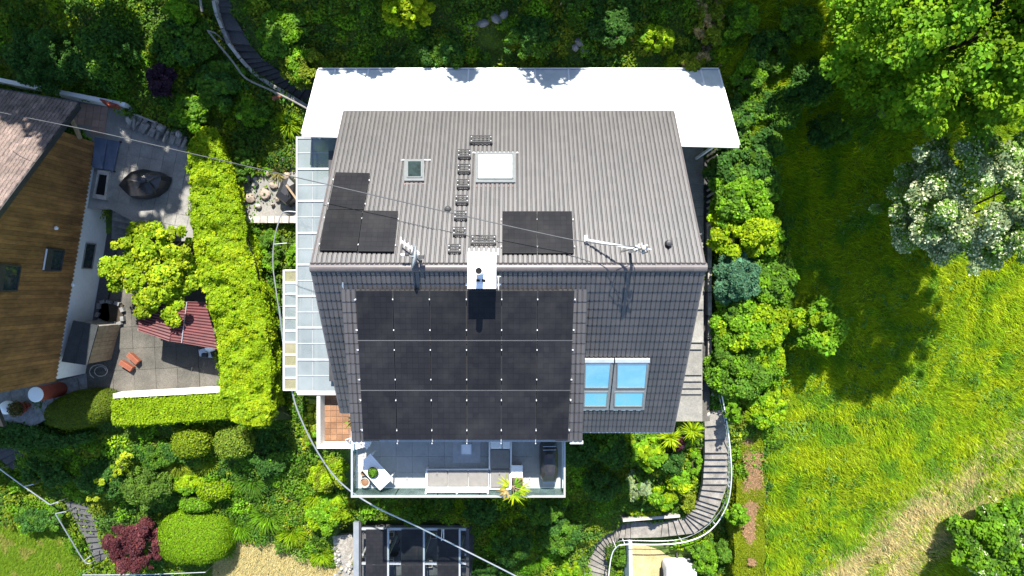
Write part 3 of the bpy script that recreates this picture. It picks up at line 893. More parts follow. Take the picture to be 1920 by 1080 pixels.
mb0 = BACK.at(1180, 473, 0)
root = thing('roof_mast', 'pale roof mast with insulators and a long strut, right of the ridge solar panels', 'mast', mb0)
mt = Vector((mb0.x + .03, mb0.y + .02, H - 19.15))
put('pole', MB().tube([mb0 - Vector((0, 0, .2)), mt], [.05, .042], 12), M['steel'], root)
for i, (dx, dy, z) in enumerate(((.10, .05, -.1), (-.10, .0, -.16), (.06, -.09, -.2), (-.08, .08, -.3), (.12, -.03, -.5), (-.12, -.05, -.62))):
    q = mt + Vector((dx, dy, z))
    put('insulator', MB().bar(mt + Vector((0, 0, z)), q, .03, .03).lathe(q, [(.02, -.05), (.05, -.03), (.05, .02), (.035, .03), (.045, .05), (.02, .08)], 10), M['palestone'], root)
put('cross_arm', MB().bar(mt + Vector((-.22, .06, -.14)), mt + Vector((.24, -.05, -.14)), .04, .04).bar(mt + Vector((.0, .16, -.3)), mt + Vector((.02, -.18, -.3)), .03, .03), M['steel'], root)
put('mast_cap', MB().lathe(mt, [(.05, -.02), (.07, 0), (.065, .03), (.02, .05)], 12), M['palestone'], root)
ab = BACK.at(1098, 457.5, .22)
put('strut', MB().bar(ab, mt + Vector((-.05, 0, -.75)), .06, .05), M['white_metal'], root)
put('strut_foot', MB().box(ab + Vector((0, .03, -.06)), (.10, .22, .05)).bar(ab, ab - BACK.n * .22, .05, .05, BACK.ex), M['white_metal'], root)
put('loop_cable', MB().tube([mt + Vector((-.05, .05, -.1)), mt + Vector((-.35, -.05, -.35)), mt + Vector((-.55, -.1, -.62)), mt + Vector((-.45, -.02, -.95)), mt + Vector((-.1, 0, -1.1))], .014, 6), M['darkcable'], root)
put('loop_cable', MB().tube([mt + Vector((.05, .0, -.2)), mt + Vector((.22, -.1, -.5)), mt + Vector((.16, -.12, -.9)), mt + Vector((.03, 0, -1.15))], .014, 6), M['darkcable'], root)
def smooth_path(pts, n):
    pts = [Vector(p) for p in pts]
    out = []
    for i in range(len(pts) - 1):
        p0, p1, p2, p3 = pts[max(i - 1, 0)], pts[i], pts[i + 1], pts[min(i + 2, len(pts) - 1)]
        for k in range(n):
            t = k / n
            out.append(0.5 * ((2 * p1) + (p2 - p0) * t + (2 * p0 - 5 * p1 + 4 * p2 - p3) * t * t + (3 * p1 - p0 - 3 * p2 + p3) * t ** 3))
    out.append(pts[-1])
    return out
cabA = [P(-40, 200, 23.4), P(0, 210.5, 23.0), P(180, 247, 22.65), P(355, 287, 22.2), P(640, 352, 21.4), P(840, 398, 20.95), P(1000, 434, 20.65), P(1100, 454, 20.4), mt + Vector((-.1, .02, -.25))]
put('overhead_cable', MB().tube(smooth_path(cabA, 8), .015, 6), M['cable'], None, 'long thin power cable crossing the roof to the pale mast', 'cable')
# ------------------------------------------------------------------ back canopy
M['gutter'] = M['dark_metal']
cn = {'tl': P(597, 131, 27.7), 'tr': P(1347, 131, 27.9), 'br': P(1386, 272, 25.75), 'bl': P(566, 251, 25.95)}
root = thing('rear_canopy', 'long bright white sheet canopy behind the house against the slope', 'canopy', (0, 7.2, 10.6))
le = lambda p, q, t: p + (q - p) * t
NP = 13
tt = [0, .042] + [.042 + (.955 - .042) * i / 11 for i in range(1, 12)] + [1.0]
# end of the canopy is cut off at an angle on the right
for i in range(len(tt) - 1):
    a, b2 = tt[i], tt[i + 1]
    q = [le(cn['tl'], cn['tr'], a), le(cn['tl'], cn['tr'], b2), le(cn['bl'], cn['br'], b2), le(cn['bl'], cn['br'], a)]
    q = [p + Vector((0.012 * (1 if k in (0, 3) else -1), 0, 0)) for k, p in enumerate(q)]
    put('roof_sheet', MB().slab(q, .012), M['poly'], root)
for i, t in enumerate(tt):
    a, b2 = le(cn['tl'], cn['tr'], t), le(cn['bl'], cn['br'], t)
    put('glazing_bar', MB().bar(a + Vector((0, 0, .015)), b2 + Vector((0, 0, .015)), .06, .05), M['white_metal'], root)
put('wall_plate', MB().bar(cn['tl'] + Vector((0, .04, 0)), cn['tr'] + Vector((0, .04, 0)), .07, .10), M['grey_metal'], root)
put('eaves_gutter', MB().bar(cn['bl'] - Vector((0, .05, .04)), cn['br'] - Vector((0, .05, .04)), .12, .10), M['grey_metal'], root)
for t in (0.01, .25, .5, .75, .99):
    a = le(cn['tl'], cn['tr'], t); z0 = float(gz(a.x, a.y)[0])
    put('post', MB().bar(a - Vector((0, .1, .05)), Vector((a.x, a.y - .1, z0 - .3)), .09, .09, (1, 0, 0)), M['white_metal'], root)
for t in (0.02, .96):
    a = le(cn['bl'], cn['br'], t); z0 = float(gz(a.x, a.y)[0])
    put('post', MB().bar(a + Vector((0, .15, -.05)), Vector((a.x, a.y + .15, z0 - .5)), .09, .09, (1, 0, 0)), M['white_metal'], root)

# ------------------------------------------------------------------ side canopy (left), two panes wide
dC = 27.3
root = thing('side_canopy', 'long see-through sheet canopy with white bars along the left of the house', 'canopy', P(590, 500, 30.3))
xW = -5.9
ysn = [258.5, 287, 317, 347, 377, 407, 437, 467, 496, 526, 555, 585, 614, 644, 674, 704, 734]
xo, xm = (558 - 960) / F * dC, (586 - 960) / F * dC
for i in range(16):
    ya, yb2 = (540 - ysn[i]) / F * dC, (540 - ysn[i + 1]) / F * dC
    for x0, x1 in ((xo, xm), (xm, xW)):
        z0 = H - dC + .0 + (x0 - xo) * .03; z1 = H - dC + (x1 - xo) * .03
        put('pane', MB().slab([Vector((x0 + .01, ya - .01, z0)), Vector((x1 - .01, ya - .01, z1)), Vector((x1 - .01, yb2 + .01, z1)), Vector((x0 + .01, yb2 + .01, z0))], .006), M['polyclear'], root)
for i, y in enumerate(ysn):
    yy = (540 - y) / F * dC
    big = i % 2 == 0
    put('glazing_bar', MB().bar(Vector((xo, yy, H - dC + .01)), Vector((xW, yy, H - dC + .09)), (.085 if big else .035), (.07 if big else .03)), M['bar_metal'], root)
put('middle_bar', MB().bar(Vector((xm, (540 - ysn[0]) / F * dC, H - dC - .03)), Vector((xm, (540 - ysn[-1]) / F * dC, H - dC - .03)), .06, .06), M['bar_metal'], root)
put('edge_beam', MB().bar(Vector((xo - .02, (540 - ysn[0]) / F * dC + .05, H - dC - .02)), Vector((xo - .02, (540 - ysn[-1]) / F * dC - .05, H - dC - .02)), .07, .14), M['bar_metal'], root)
put('end_beam', MB().bar(Vector((xo, (540 - 737) / F * dC, H - dC)), Vector((xW, (540 - 737) / F * dC, H - dC + .06)), .14, .12), M['bar_metal'], root)
for y in (262, 420, 580, 732):
    yy = (540 - y) / F * dC
    put('post', MB().bar(Vector((xo + .02, yy, H - dC - .08)), Vector((xo + .02, yy, H - 31.5)), .08, .08, (1, 0, 0)), M['bar_metal'], root)
for (x0, y0, x1, y1) in ((616, 283, 634, 336), (617, 640, 640, 715)):
    put('dark_panel', MB().slab(PP([(x0, y0), (x1, y0), (x1, y1), (x0, y1)], 26.9), .05), M['dark_metal'], root)
pv = MB().slab([P(562, 262, 30.1), P(650, 262, 30.1), P(650, 735, 31.0), P(562, 735, 31.0)], .25)
put('side_path', pv, M['concgrey'], kind='structure')
# lean-to roof beside it
dL = 28.1
root = thing('lean_to_roof', 'narrow tan and grey paned lean-to roof left of the long canopy', 'canopy', P(545, 620, 30.8))
yl = [507, 530, 551, 574, 596, 620, 642, 665, 687, 708.5, 731]
for i in range(10):
    q = PP([(533, yl[i] + 1), (557, yl[i] + 1), (557, yl[i + 1] - 1), (533, yl[i + 1] - 1)], dL)
    put('pane', MB().slab(q, .006), M['polytan'] if i in (0, 6, 7, 9) else M['polyclear'], root)
for y in yl:
    put('glazing_bar', MB().bar(P(532, y, dL - .02), P(558, y, dL - .02), .06, .05), M['white_metal'], root)
for x in (532.5, 557.5):
    put('edge_beam', MB().bar(P(x, 506, dL), P(x, 732, dL), .06, .09), M['white_metal'], root)
for y in (512, 620, 726):
    put('post', MB().bar(P(533.5, y, dL + .05), Vector((*P(533.5, y, dL)[:2], H - 31.2)), .06, .06, (1, 0, 0)), M['white_metal'], root)

# ------------------------------------------------------------------ small terrace at the left front corner
dT = 28.0
root = thing('corner_terrace', 'small terracotta tiled terrace with a white parapet at the left front corner', 'terrace', P(630, 790, 29))
put('floor', MB().slab(PP([(600, 730), (700, 730), (700, 832), (600, 832)], dT + .02), .25), M['conc'], root)
tw = 0.245
x0 = P(609, 0, dT).x; y1 = P(0, 736, dT).y
for r in range(9):
    for k in range(6):
        sx = x0 + k * tw + (tw / 2 if r % 2 else 0) - (tw / 2 if r % 2 else 0)
        c = Vector((sx + tw / 2, y1 - r * tw - tw / 2, H - dT + rnd.uniform(0, .004)))
        put('floor_tile', MB().box(c, (tw - .012, tw - .012, .03)), M['terra'], root)
pw = .13
L0 = P(594, 736, 27.3); Lb = P(594, 841, 27.3); Rb = P(662, 841, 27.3)
put('parapet', MB().box(((L0.x + pw / 2), (L0.y + Lb.y) / 2, H - 27.75), (pw, L0.y - Lb.y, .9)), M['white'], root)
put('parapet', MB().box(((Lb.x + Rb.x) / 2 + pw / 2, Lb.y + pw / 2, H - 27.75), (Rb.x - Lb.x - pw, pw, .898)), M['white'], root)
put('retaining_base', MB().box(((L0.x + Rb.x) / 2 + .1, (L0.y + Lb.y) / 2, H - 30.2), (Rb.x - L0.x - .3, L0.y - Lb.y - .2, 4.0)), M['white'], root)

# ------------------------------------------------------------------ balcony
dB = 25.8
bx0, bx1, by0, by1 = P(668, 0, dB).x, P(1056, 0, dB).x, -4.6, P(0, 915.5, dB).y
bal = put('balcony', MB().box(((bx0 + bx1) / 2, (by0 + by1) / 2, H - dB - .14), (bx1 - bx0, by0 - by1, .24)), M['white'], house)
sl = 30.2 / F * dB
xg, yg = P(712.6, 0, dB).x, P(0, 856, dB).y
for i in range(-2, 12):
    for j in range(-3, 4):
        xa, xb = max(xg + i * sl, bx0 + .05), min(xg + (i + 1) * sl, bx1 - .05)
        ya, yb2 = min(yg - j * sl, by0), max(yg - (j + 1) * sl, by1 + .05)
        if xb - xa < .08 or ya - yb2 < .08: continue
        put('paving_slab', MB().box(((xa + xb) / 2, (ya + yb2) / 2, H - dB + rnd.uniform(-.002, .002)), (xb - xa - .007, ya - yb2 - .007, .045)), M['slabgrey'], bal)
dR = 24.8
rx0, rx1, ry = P(660, 0, dR).x, P(1058.5, 0, dR).x, P(0, 930.5, dR).y
rt = put('balcony_railing', MB().bar((rx0, by0 + .1, H - dR), (rx0, ry, H - dR), .07, .05).bar((rx1, by0 + .1, H - dR), (rx1, ry, H - dR), .07, .05).bar((rx0 - .035, ry, H - dR + .002), (rx1 + .035, ry, H - dR + .002), .08, .05), M['grey_metal'], house)
gzl, gzh = H - dB - .2, H - dR - .03
for i in range(5):
    xa = rx0 + (rx1 - rx0) * i / 5 + .02; xb = rx0 + (rx1 - rx0) * (i + 1) / 5 - .02
    put('glass_pane', MB().box(((xa + xb) / 2, ry, (gzl + gzh) / 2), (xb - xa, .016, gzh - gzl)), M['railglass'], rt)
for x in (rx0, rx1):
    for i in range(2):
        ya = by0 - .1 + (ry - by0 + .1) * i / 2 - .02; yb2 = by0 - .1 + (ry - by0 + .1) * (i + 1) / 2 + .02
        put('glass_pane', MB().box((x, (ya + yb2) / 2, (gzl + gzh) / 2), (.016, ya - yb2, gzh - gzl)), M['railglass'], rt)
put('base_channel', MB().bar((rx0, ry + .06, gzl - .02), (rx1, ry + .06, gzl - .02), .1, .1), M['grey_metal'], rt)
for x in (rx0, rx1):
    put('base_channel', MB().bar((x, by0, gzl - .021), (x, ry + .12, gzl - .021), .1, .1), M['grey_metal'], rt)
# ------------------------------------------------------------------ things on the balcony
ZB = H - dB + .024
def Bp(px, py, h):                        # a pixel at height h above the balcony floor
    d = dB - .024 - h
    return P(px, py, d)

# bench sofa along the railing
root = thing('bench_sofa', 'long white slatted bench sofa with three grey seat cushions along the balcony railing', 'sofa', Bp(858, 905, 0))
q = [Bp(800, 881, .34), Bp(917, 880, .34), Bp(917, 914, .34), Bp(800, 914, .34)]
fr = MB()
for i in range(4):
    fr.bar(q[i], q[(i + 1) % 4], .06, .10)
for p in q:
    fr.bar(p, Vector((p.x, p.y, ZB)), .06, .06, (1, 0, 0))
put('frame', fr, M['white_metal'], root)
put('seat_base', MB().slab([p + Vector((0, 0, -.03)) for p in q], .03), M['white_metal'], root)
for k in range(3):
    xa, xb = 801.5 + k * 38.3, 801.5 + (k + 1) * 38.3 - .8
    put('seat_cushion', MB().slab([Bp(xa, 882.5, .44), Bp(xb, 882.5, .44), Bp(xb, 912.5, .44), Bp(xa, 912.5, .44)], .13), M['cushion'], root, bevel=.025)
bk = root
ya = -7.33
for k in range(7):
    z = ZB + .36 + k * .075
    put('back_slat', MB().box(((q[0].x + q[1].x) / 2, ya - .06 - k * .012, z), (q[1].x - q[0].x, .03, .055)), M['white_metal'], root)
for p in (q[0].x + .03, q[1].x - .03, (q[0].x + q[1].x) / 2):
    put('back_post', MB().bar((p, ya - .07, ZB), (p, ya - .165, ZB + .88), .05, .05, (1, 0, 0)), M['white_metal'], root)

# lounger with dark cushions, standing across
root = thing('lounge_seat', 'white framed lounge seat with dark grey cushions and a pale head pillow', 'lounge seat', Bp(937, 880, 0))
q = [Bp(917.8, 822, .34), Bp(958.5, 822, .34), Bp(957.5, 916, .34), Bp(918, 916, .34)]
fr = MB()
for i in range(4): fr.bar(q[i], q[(i + 1) % 4], .055, .10)
for p in q: fr.bar(p, Vector((p.x, p.y, ZB)), .05, .05, (1, 0, 0))
put('frame', fr, M['white_metal'], root)
put('seat_base', MB().slab([p + Vector((0, 0, -.03)) for p in q], .03), M['white_metal'], root)
for (ya, yb2) in ((843, 879), (880, 914)):
    put('seat_cushion', MB().slab([Bp(920, ya, .44), Bp(955.5, ya, .44), Bp(955.5, yb2, .44), Bp(920, yb2, .44)], .12), M['cushion'], root, bevel=.025)
for (xa, xb) in ((919.5, 941), (942, 957)):
    put('pillow', MB().slab([Bp(xa, 820, .62), Bp(xb, 820, .62), Bp(xb, 842, .56), Bp(xa, 842, .56)], .14), M['white'], root, bevel=.05)

# small table, rug, side table, plant box
rug = put('balcony_rug', MB().slab([Bp(849.5, 812, .02), Bp(901, 812, .02), Bp(901, 868, .02), Bp(849, 868, .02)], .018), M['rug'], None, 'pale grey rug lying on the balcony floor under a small table', 'rug')
root = thing('coffee_table', 'small square pale coffee table standing on the grey rug', 'table', Bp(874, 843, .02))
put('table_top', MB().slab([Bp(864.5, 833, .42), Bp(884, 833, .42), Bp(884, 853, .42), Bp(864.5, 853, .42)], .03), M['white_metal'], root, bevel=.008)
rim = MB(); qq = [Bp(864.5, 833, .43), Bp(884, 833, .43), Bp(884, 853, .43), Bp(864.5, 853, .43)]
for i in range(4): rim.bar(qq[i], qq[(i + 1) % 4], .03, .03)
put('rim', rim, M['grey_metal'], root)
for x, y in ((866, 835), (882.5, 835), (882.5, 851.5), (866, 851.5)):
    p = Bp(x, y, .40); put('leg', MB().bar(p, Vector((p.x, p.y, ZB + .02)), .03, .03, (1, 0, 0)), M['grey_metal'], root)
root = thing('side_table', 'small white square side table beside the lounge seat', 'side table', Bp(969, 884, 0))
put('table_top', MB().slab([Bp(958.8, 872.5, .5), Bp(980, 872.5, .5), Bp(980, 895.5, .5), Bp(958.8, 895.5, .5)], .04), M['white_metal'], root, bevel=.006)
c0 = [Bp(960, 874, .46), Bp(979, 874, .46), Bp(979, 894, .46), Bp(960, 894, .46)]
put('side_panel', MB().slab([c0[0], c0[3], c0[3] + Vector((.02, 0, 0)), c0[0] + Vector((.02, 0, 0))], .46), M['white_metal'], root)
put('side_panel', MB().slab([c0[1] - Vector((.02, 0, 0)), c0[2] - Vector((.02, 0, 0)), c0[2], c0[1]], .46), M['white_metal'], root)
root = thing('planter_box', 'brown wooden planter box at the balcony railing below the side table', 'planter', Bp(970, 907, 0))
qo = [Bp(959.5, 897.5, .55), Bp(981, 897.5, .55), Bp(981, 920, .55), Bp(959.5, 920, .55)]
for i in range(4):
    a, bq = qo[i], qo[(i + 1) % 4]
    mid = sum(qo, Vector()) / 4
    ia, ib = a + (mid - a) * .12, bq + (mid - bq) * .12
    put('board', MB().slab([a, bq, ib, ia], .55), M['wood'], root)
put('soil', MB().slab([p + (sum(qo, Vector()) / 4 - p) * .1 - Vector((0, 0, .05)) for p in qo], .1), M['soil'], root)

# slatted table with bowl of greenery, pots, folding chairs in the corner
root = thing('slatted_table', 'white slatted rectangular table standing at an angle on the balcony', 'table', Bp(704, 886, 0))
tq = [Bp(695, 851.5, .74), Bp(735.5, 896.5, .74), Bp(711.5, 919, .74), Bp(671.5, 873.5, .74)]
NS = 9
for k in range(NS):
    t0_, t1_ = (k + .04) / NS, (k + .93) / NS
    put('slat', MB().slab([le(tq[0], tq[3], t0_), le(tq[1], tq[2], t0_), le(tq[1], tq[2], t1_), le(tq[0], tq[3], t1_)], .025), M['white_metal'], root)
fr = MB()
for a, bq in ((0, 3), (1, 2)):
    fr.bar(tq[a] - Vector((0, 0, .045)), tq[bq] - Vector((0, 0, .045)), .05, .035)
put('frame', fr, M['white_metal'], root)
mid = sum(tq, Vector()) / 4
for p in tq:
    a = p + (mid - p) * .08
    put('leg', MB().bar(a - Vector((0, 0, .03)), Vector((a.x, a.y, ZB)), .045, .045, (1, 0, 0)), M['white_metal'], root)
bc = Bp(700.5, 884.5, .74)
root = thing('plant_bowl', 'round dark bowl of low green plants on the slatted table', 'plant bowl', bc)
put('bowl', MB().lathe(bc, [(.10, 0), (.17, .05), (.205, .12), (.195, .125), (.16, .08), (.02, .07)], 22), M['dark_metal'], root)
BOWLS = [(root, bc + Vector((0, 0, .12)), .17)]
for px, py, r, lab in ((684, 905, .19, 'largest pale flower pot with terracotta rim in the balcony corner by the table'), (680.5, 888, .09, 'small brown flower pot beside the slatted table')):
    c = Bp(px, py, .0 if r > .1 else .0); c = Bp(px, py, .35 if r > .1 else .3); c.z = ZB
    hh = .38 if r > .1 else .3
    root = thing('flower_pot', lab, 'flower pot', c)
    put('pot', MB().lathe(c, [(r * .68, 0), (r * .95, hh * .9), (r, hh), (r * .86, hh), (r * .8, hh * .82), (.01, hh * .8)], 20), M['palestone'] if r > .1 else M['wood'], root)
    put('soil', MB().lathe(c + Vector((0, 0, hh * .8)), [(r * .8, 0), (r * .5, .03), (.01, .04)], 16), M['terra'], root)
def fold_chair(px, py, ang, lab):
    c = Bp(px, py, .45); c.z = ZB
    R = Matrix.Rotation(ang, 3, 'Z')
    root = thing('folding_chair', lab, 'chair', c, 'white chairs in the balcony corner')
    tr = lambda x, y, z: c + R @ Vector((x, y, z))
    for k in range(6):
        y = -.18 + k * .072
        put('seat_slat', MB().slab([tr(-.2, y, .45), tr(.2, y, .45), tr(.2, y + .06, .45), tr(-.2, y + .06, .45)], .02), M['white_metal'], root)
    for k in range(4):
        z = .58 + k * .085
        put('back_slat', MB().bar(tr(-.2, .26 + k * .025, z), tr(.2, .26 + k * .025, z), .02, .06), M['white_metal'], root)
    for s in (-.2, .2):
        put('leg', MB().bar(tr(s, .34, .88), tr(s, -.2, 0), .03, .03), M['white_metal'], root)
        put('leg', MB().bar(tr(s * .92, -.2, .45), tr(s * .92, .28, 0), .03, .03), M['white_metal'], root)
fold_chair(668, 833, .3, 'white slatted folding chair in the top left balcony corner')
fold_chair(684, 829, -.5, 'second white folding chair just right of the one in the balcony corner')

# covered barbecue
def loft(mb, rings):
    b = len(mb.v); n = len(rings[0])
    for r in rings: mb.v += [Vector(p) for p in r]
    for i in range(len(rings) - 1):
        for k in range(n):
            mb.f.append((b + i * n + k, b + i * n + (k + 1) % n, b + (i + 1) * n + (k + 1) % n, b + (i + 1) * n + k))
    mb.f.append(tuple(b + (len(rings) - 1) * n + k for k in range(n)))
    return mb
def sup(c, ax, ay, ex, n, rot=0, wob=0.0, seed=0):
    out = []
    rr = random.Random(seed)
    for k in range(n):
        a = 2 * PI * k / n
        ca, sa = math.cos(a), math.sin(a)
        w = 1 + rr.uniform(-wob, wob)
        x = ax * math.copysign(abs(ca) ** ex, ca) * w; y = ay * math.copysign(abs(sa) ** ex, sa) * w
        out.append(Vector((c[0] + x * math.cos(rot) - y * math.sin(rot), c[1] + x * math.sin(rot) + y * math.cos(rot), c[2])))
    return out
c = Bp(1029.5, 867, .6)
root = thing('covered_barbecue', 'black fabric covered barbecue with a pale lower flap at the right end of the balcony', 'barbecue', (c.x, c.y, ZB))
rings = [sup((c.x + .0, c.y, ZB + .12), .34, .72, .45, 28, 0, .03, 3), sup((c.x, c.y - .0, ZB + .5), .335, .70, .42, 28, 0, .025, 4), sup((c.x, c.y + .02, ZB + .80), .32, .66, .45, 28, 0, .02, 5),
         sup((c.x, c.y + .02, ZB + .88), .29, .62, .5, 28, 0, .01, 5), sup((c.x, c.y + .03, ZB + 1.08), .20, .40, .6, 28, 0, .01, 6), sup((c.x, c.y + .03, ZB + 1.13), .1, .25, .7, 28)]
put('cover', loft(MB(), rings), M['tarp'], root, smooth=False, bevel=.0)
put('lower_flap', MB().slab([Bp(1017.5, 885, .92), Bp(1044, 885, .92), Bp(1043, 898, .87), Bp(1022, 897, .87)], .03), M['tarpgrey'], root, bevel=.01)
put('handle', MB().bar(Bp(1018, 905, .55), Bp(1042, 905, .55), .03, .03), M['steel'], root)
for y in (837.5, 844):
    put('seam_tape', MB().bar(Bp(1018, y, .97), Bp(1043, y - .5, .97), .02, .012), M['grey_metal'], root)
eb = MB()
for dy in (.045, -.045):
    ctr = Bp(1022.5, 873, 1.05) + Vector((0, dy, 0))
    eb.tube([ctr + Vector((math.cos(2 * PI * k / 14) * .04, math.sin(2 * PI * k / 14) * .045, 0)) for k in range(15)], .008, 6)
put('emblem', eb, M['silver'], root)

# ------------------------------------------------------------------ pergola with solar panels at the bottom
dp, dpf = 32.8, 35.4
root = thing('pergola', 'white beamed pergola carrying dark solar panels at the bottom of the picture', 'pergola', P(770, 1040, dpf))
fl = put('floor_slab', MB().slab(PP([(668, 985), (890, 985), (890, 1180), (668, 1180)], dpf), .3), M['stepdark'], root)
zt = dp - .05
put('side_beam', MB().bar(P(668.5, 978, dp - .1), P(668.5, 1180, dp - .1), .26, .2), M['shaded_metal'], root)
put('side_beam', MB().bar(P(676, 978, dp), P(676, 1180, dp), .11, .2), M['dark_metal'], root)
put('side_beam', MB().bar(P(877, 990, dp + .05), P(877, 1180, dp + .05), .14, .2), M['dark_metal'], root)
for x in (728, 795, 862):
    put('rafter', MB().bar(P(x, 990, zt), P(x, 1180, zt), .085, .12), M['grey_metal'], root)
put('cross_beam', MB().bar(P(677, 991, dp + .06), P(876, 992, dp + .06), .11, .12), M['grey_metal'], root)
for (xa, xb) in ((677, 686), (730, 752), (797, 819), (864, 874)):
    put('cross_beam', MB().bar(P(xa, 1056, dp + .07), P(xb, 1056, dp + .07), .11, .10), M['grey_metal'], root)
for x in (680, 728, 795, 862, 873):
    for y in (1040, 1150):
        a = P(x, y, dp + .1); put('post', MB().bar(a, Vector((a.x, a.y, H - dpf)), .10, .10, (1, 0, 0)), M['grey_metal'], root)
for i, (xa, xb) in enumerate(((686, 725.5), (752.5, 792), (820, 860))):
    for j, (ya, yb2) in enumerate(((993, 1058.5), (1059.5, 1125))):
        c = PP([(xa, ya), (xb, ya), (xb, yb2), (xa, yb2)], dp - .12)
        panel(f'{"upper" if j == 0 else "lower"} dark solar panel in the {["left", "middle", "right"][i]} column on the pergola', c, Vector((0, 0, 1)), group='solar panels on the pergola')
for k, (px, py, sx, sy, hh) in enumerate(((735, 997, .35, .25, .4), (815, 998, .3, .3, .5), (733, 1050, .4, .35, .35), (806, 1052, .35, .35, .4), (868, 1052, .3, .4, .3), (681, 1045, .4, .3, .4))):
    p = P(px, py, dpf)
    t = thing('stone_pot', ['pale square pot under the top left bay of the pergola', 'pale square pot under the top middle bay of the pergola', 'pale square pot under the left cross beam', 'pale square pot under the middle cross beam', 'pale pot under the right cross beam of the pergola', 'pale pot at the left pergola beam'][k], 'pot', p)
    o = [Vector((p.x + a * sx / 2, p.y + b2 * sy / 2, p.z)) for a, b2 in ((-1, -1), (1, -1), (1, 1), (-1, 1))]
    put('pot', MB().hexa([q2 + Vector((0, 0, hh)) for q2 in o], [p + (q2 - p) * .8 for q2 in o]), M['palestone'], t)
    put('soil', MB().slab([p + (q2 - p) * .85 + Vector((0, 0, hh + .004)) for q2 in o], .01), M['soil'], t)
t = thing('garden_chair', 'dark chair standing in shade under the pergola', 'chair', P(742, 1022, dpf))
cq = P(742, 1022, dpf)
put('seat', MB().box(cq + Vector((0, 0, .45)), (.45, .45, .05)), M['dark_metal'], t)
put('backrest', MB().box(cq + Vector((0, -.24, .72)), (.45, .04, .5)), M['dark_metal'], t)
for sx in (-.2, .2):
    for sy in (-.2, .2):
        put('leg', MB().bar(cq + Vector((sx, sy, .43)), cq + Vector((sx, sy, 0)), .04, .04, (1, 0, 0)), M['dark_metal'], t)
pole = [P(829, 992, dp - .25), P(827.5, 1014, dp - .25)]
put('metal_bracket', MB().bar(pole[0], pole[1], .03, .03).bar(P(832, 992, dp - .25), P(832, 1012, dp - .25), .03, .03).bar(P(828, 1012, dp - .25), P(832, 1012, dp - .25), .03, .03), M['white_metal'], root)

# ------------------------------------------------------------------ neighbour: house with a boarded gable
nA, nB = P(180, 268, 29.0), P(105, 715, 29.0)
wd = (nB - nA).normalized(); wn_ = Vector((-wd.y, wd.x, 0))      # wall normal towards +x
if wn_.x < 0: wn_ = -wn_
Lw = (nB - nA).length
EV0, EVP, RS = H - 26.1, .68, 6.0
def topz(s):
    return EV0 + EVP * s if s < RS else EV0 + EVP * RS - EVP * (s - RS)
nh = thing('neighbour_house', 'house with brown wooden boarded gable and weathered pink tiled roof at the left edge', 'house', (nA.x - 2, -0.5, H - 31.4))
core = MB()
inb = -wn_ * .10
pr = [nA + wd * s + inb for s in (0.05, RS, Lw - .05)]
ptop = [Vector((p.x, p.y, topz(s) - .05)) for p, s in zip(pr, (0.05, RS, Lw - .05))]
bot = [Vector((pr[0].x, pr[0].y, H - 32.2)), Vector((pr[2].x, pr[2].y, H - 32.2))]
f1 = [bot[0], bot[1], ptop[2], ptop[1], ptop[0]]
core.hexa(f1, [p - wn_ * 9 for p in f1])
put('wall', core, M['white'], nh)
NBD = 60
bw_ = Lw / NBD
for k in range(NBD):
    s0, s1 = k * bw_ + .004, (k + 1) * bw_ - .004
    a, bq = nA + wd * s0, nA + wd * s1
    dz = rnd.uniform(-.01, .01)
    pts = []
    # pointed lower end gives the scalloped edge
    ring = [Vector((a.x, a.y, H - 29 + .05)), Vector(((a.x + bq.x) / 2, (a.y + bq.y) / 2, H - 29 - .05)), Vector((bq.x, bq.y, H - 29 + .05)),
            Vector((bq.x, bq.y, topz(s1) - .03)), Vector((a.x, a.y, topz(s0) - .03))]
    off = wn_ * rnd.uniform(-.006, .006)
    put('board', MB().hexa([p + off for p in ring], [p + off - wn_ * .09 for p in ring]), M['board'], nh)
# windows in the gable
def gable_window(px_c, py_c, w, h, d_mid):
    s = None
    # the wall point seen at this pixel
    dirv = P(px_c, py_c, 1.0) - Vector((0, 0, H))
    t = (nA - Vector((0, 0, H))).dot(wn_) / dirv.dot(wn_)
    c = Vector((0, 0, H)) + dirv * t
    up = Vector((0, 0, 1))
    o = c + wn_ * .03
    fr = MB()
    q = [o - wd * w / 2 + up * h / 2, o + wd * w / 2 + up * h / 2, o + wd * w / 2 - up * h / 2, o - wd * w / 2 - up * h / 2]
    win = put('window', MB().slab(q, .02, -wn_), M['darkglass'], nh)
    for i in range(4):
        fr = MB().bar(q[i] + wn_ * .02, q[(i + 1) % 4] + wn_ * .02, .07, .06, wn_)
        put('frame', fr, M['dark_metal'] if i != 0 else M['white_metal'], win)
    hd = [q[0] + wn_ * .0 + up * .1 - wd * .06, q[1] + up * .1 + wd * .06, q[1] + up * .04 + wd * .06 + wn_ * .22, q[0] + up * .04 - wd * .06 + wn_ * .22]
    put('shutter_box', MB().slab([q[0] + up * .02 + wn_ * .06, q[1] + up * .02 + wn_ * .06, q[1] - up * .35 + wn_ * .06, q[0] - up * .35 + wn_ * .06], .03, -wn_), M['dark_metal'], win)
gable_window(99, 487, .85, 1.0, 27)
gable_window(12, 521, .95, 1.1, 25)
for px, py in ((101, 427), (133, 533)):
    dirv = P(px, py, 1.0) - Vector((0, 0, H)); t = (nA - Vector((0, 0, H))).dot(wn_) / dirv.dot(wn_)
    c = Vector((0, 0, H)) + dirv * t
    put('wall_lamp', MB().lathe(c + wn_ * .1, [(.03, -.06), (.07, -.04), (.08, .04), (.03, .08)], 10), M['white_metal'], nh)
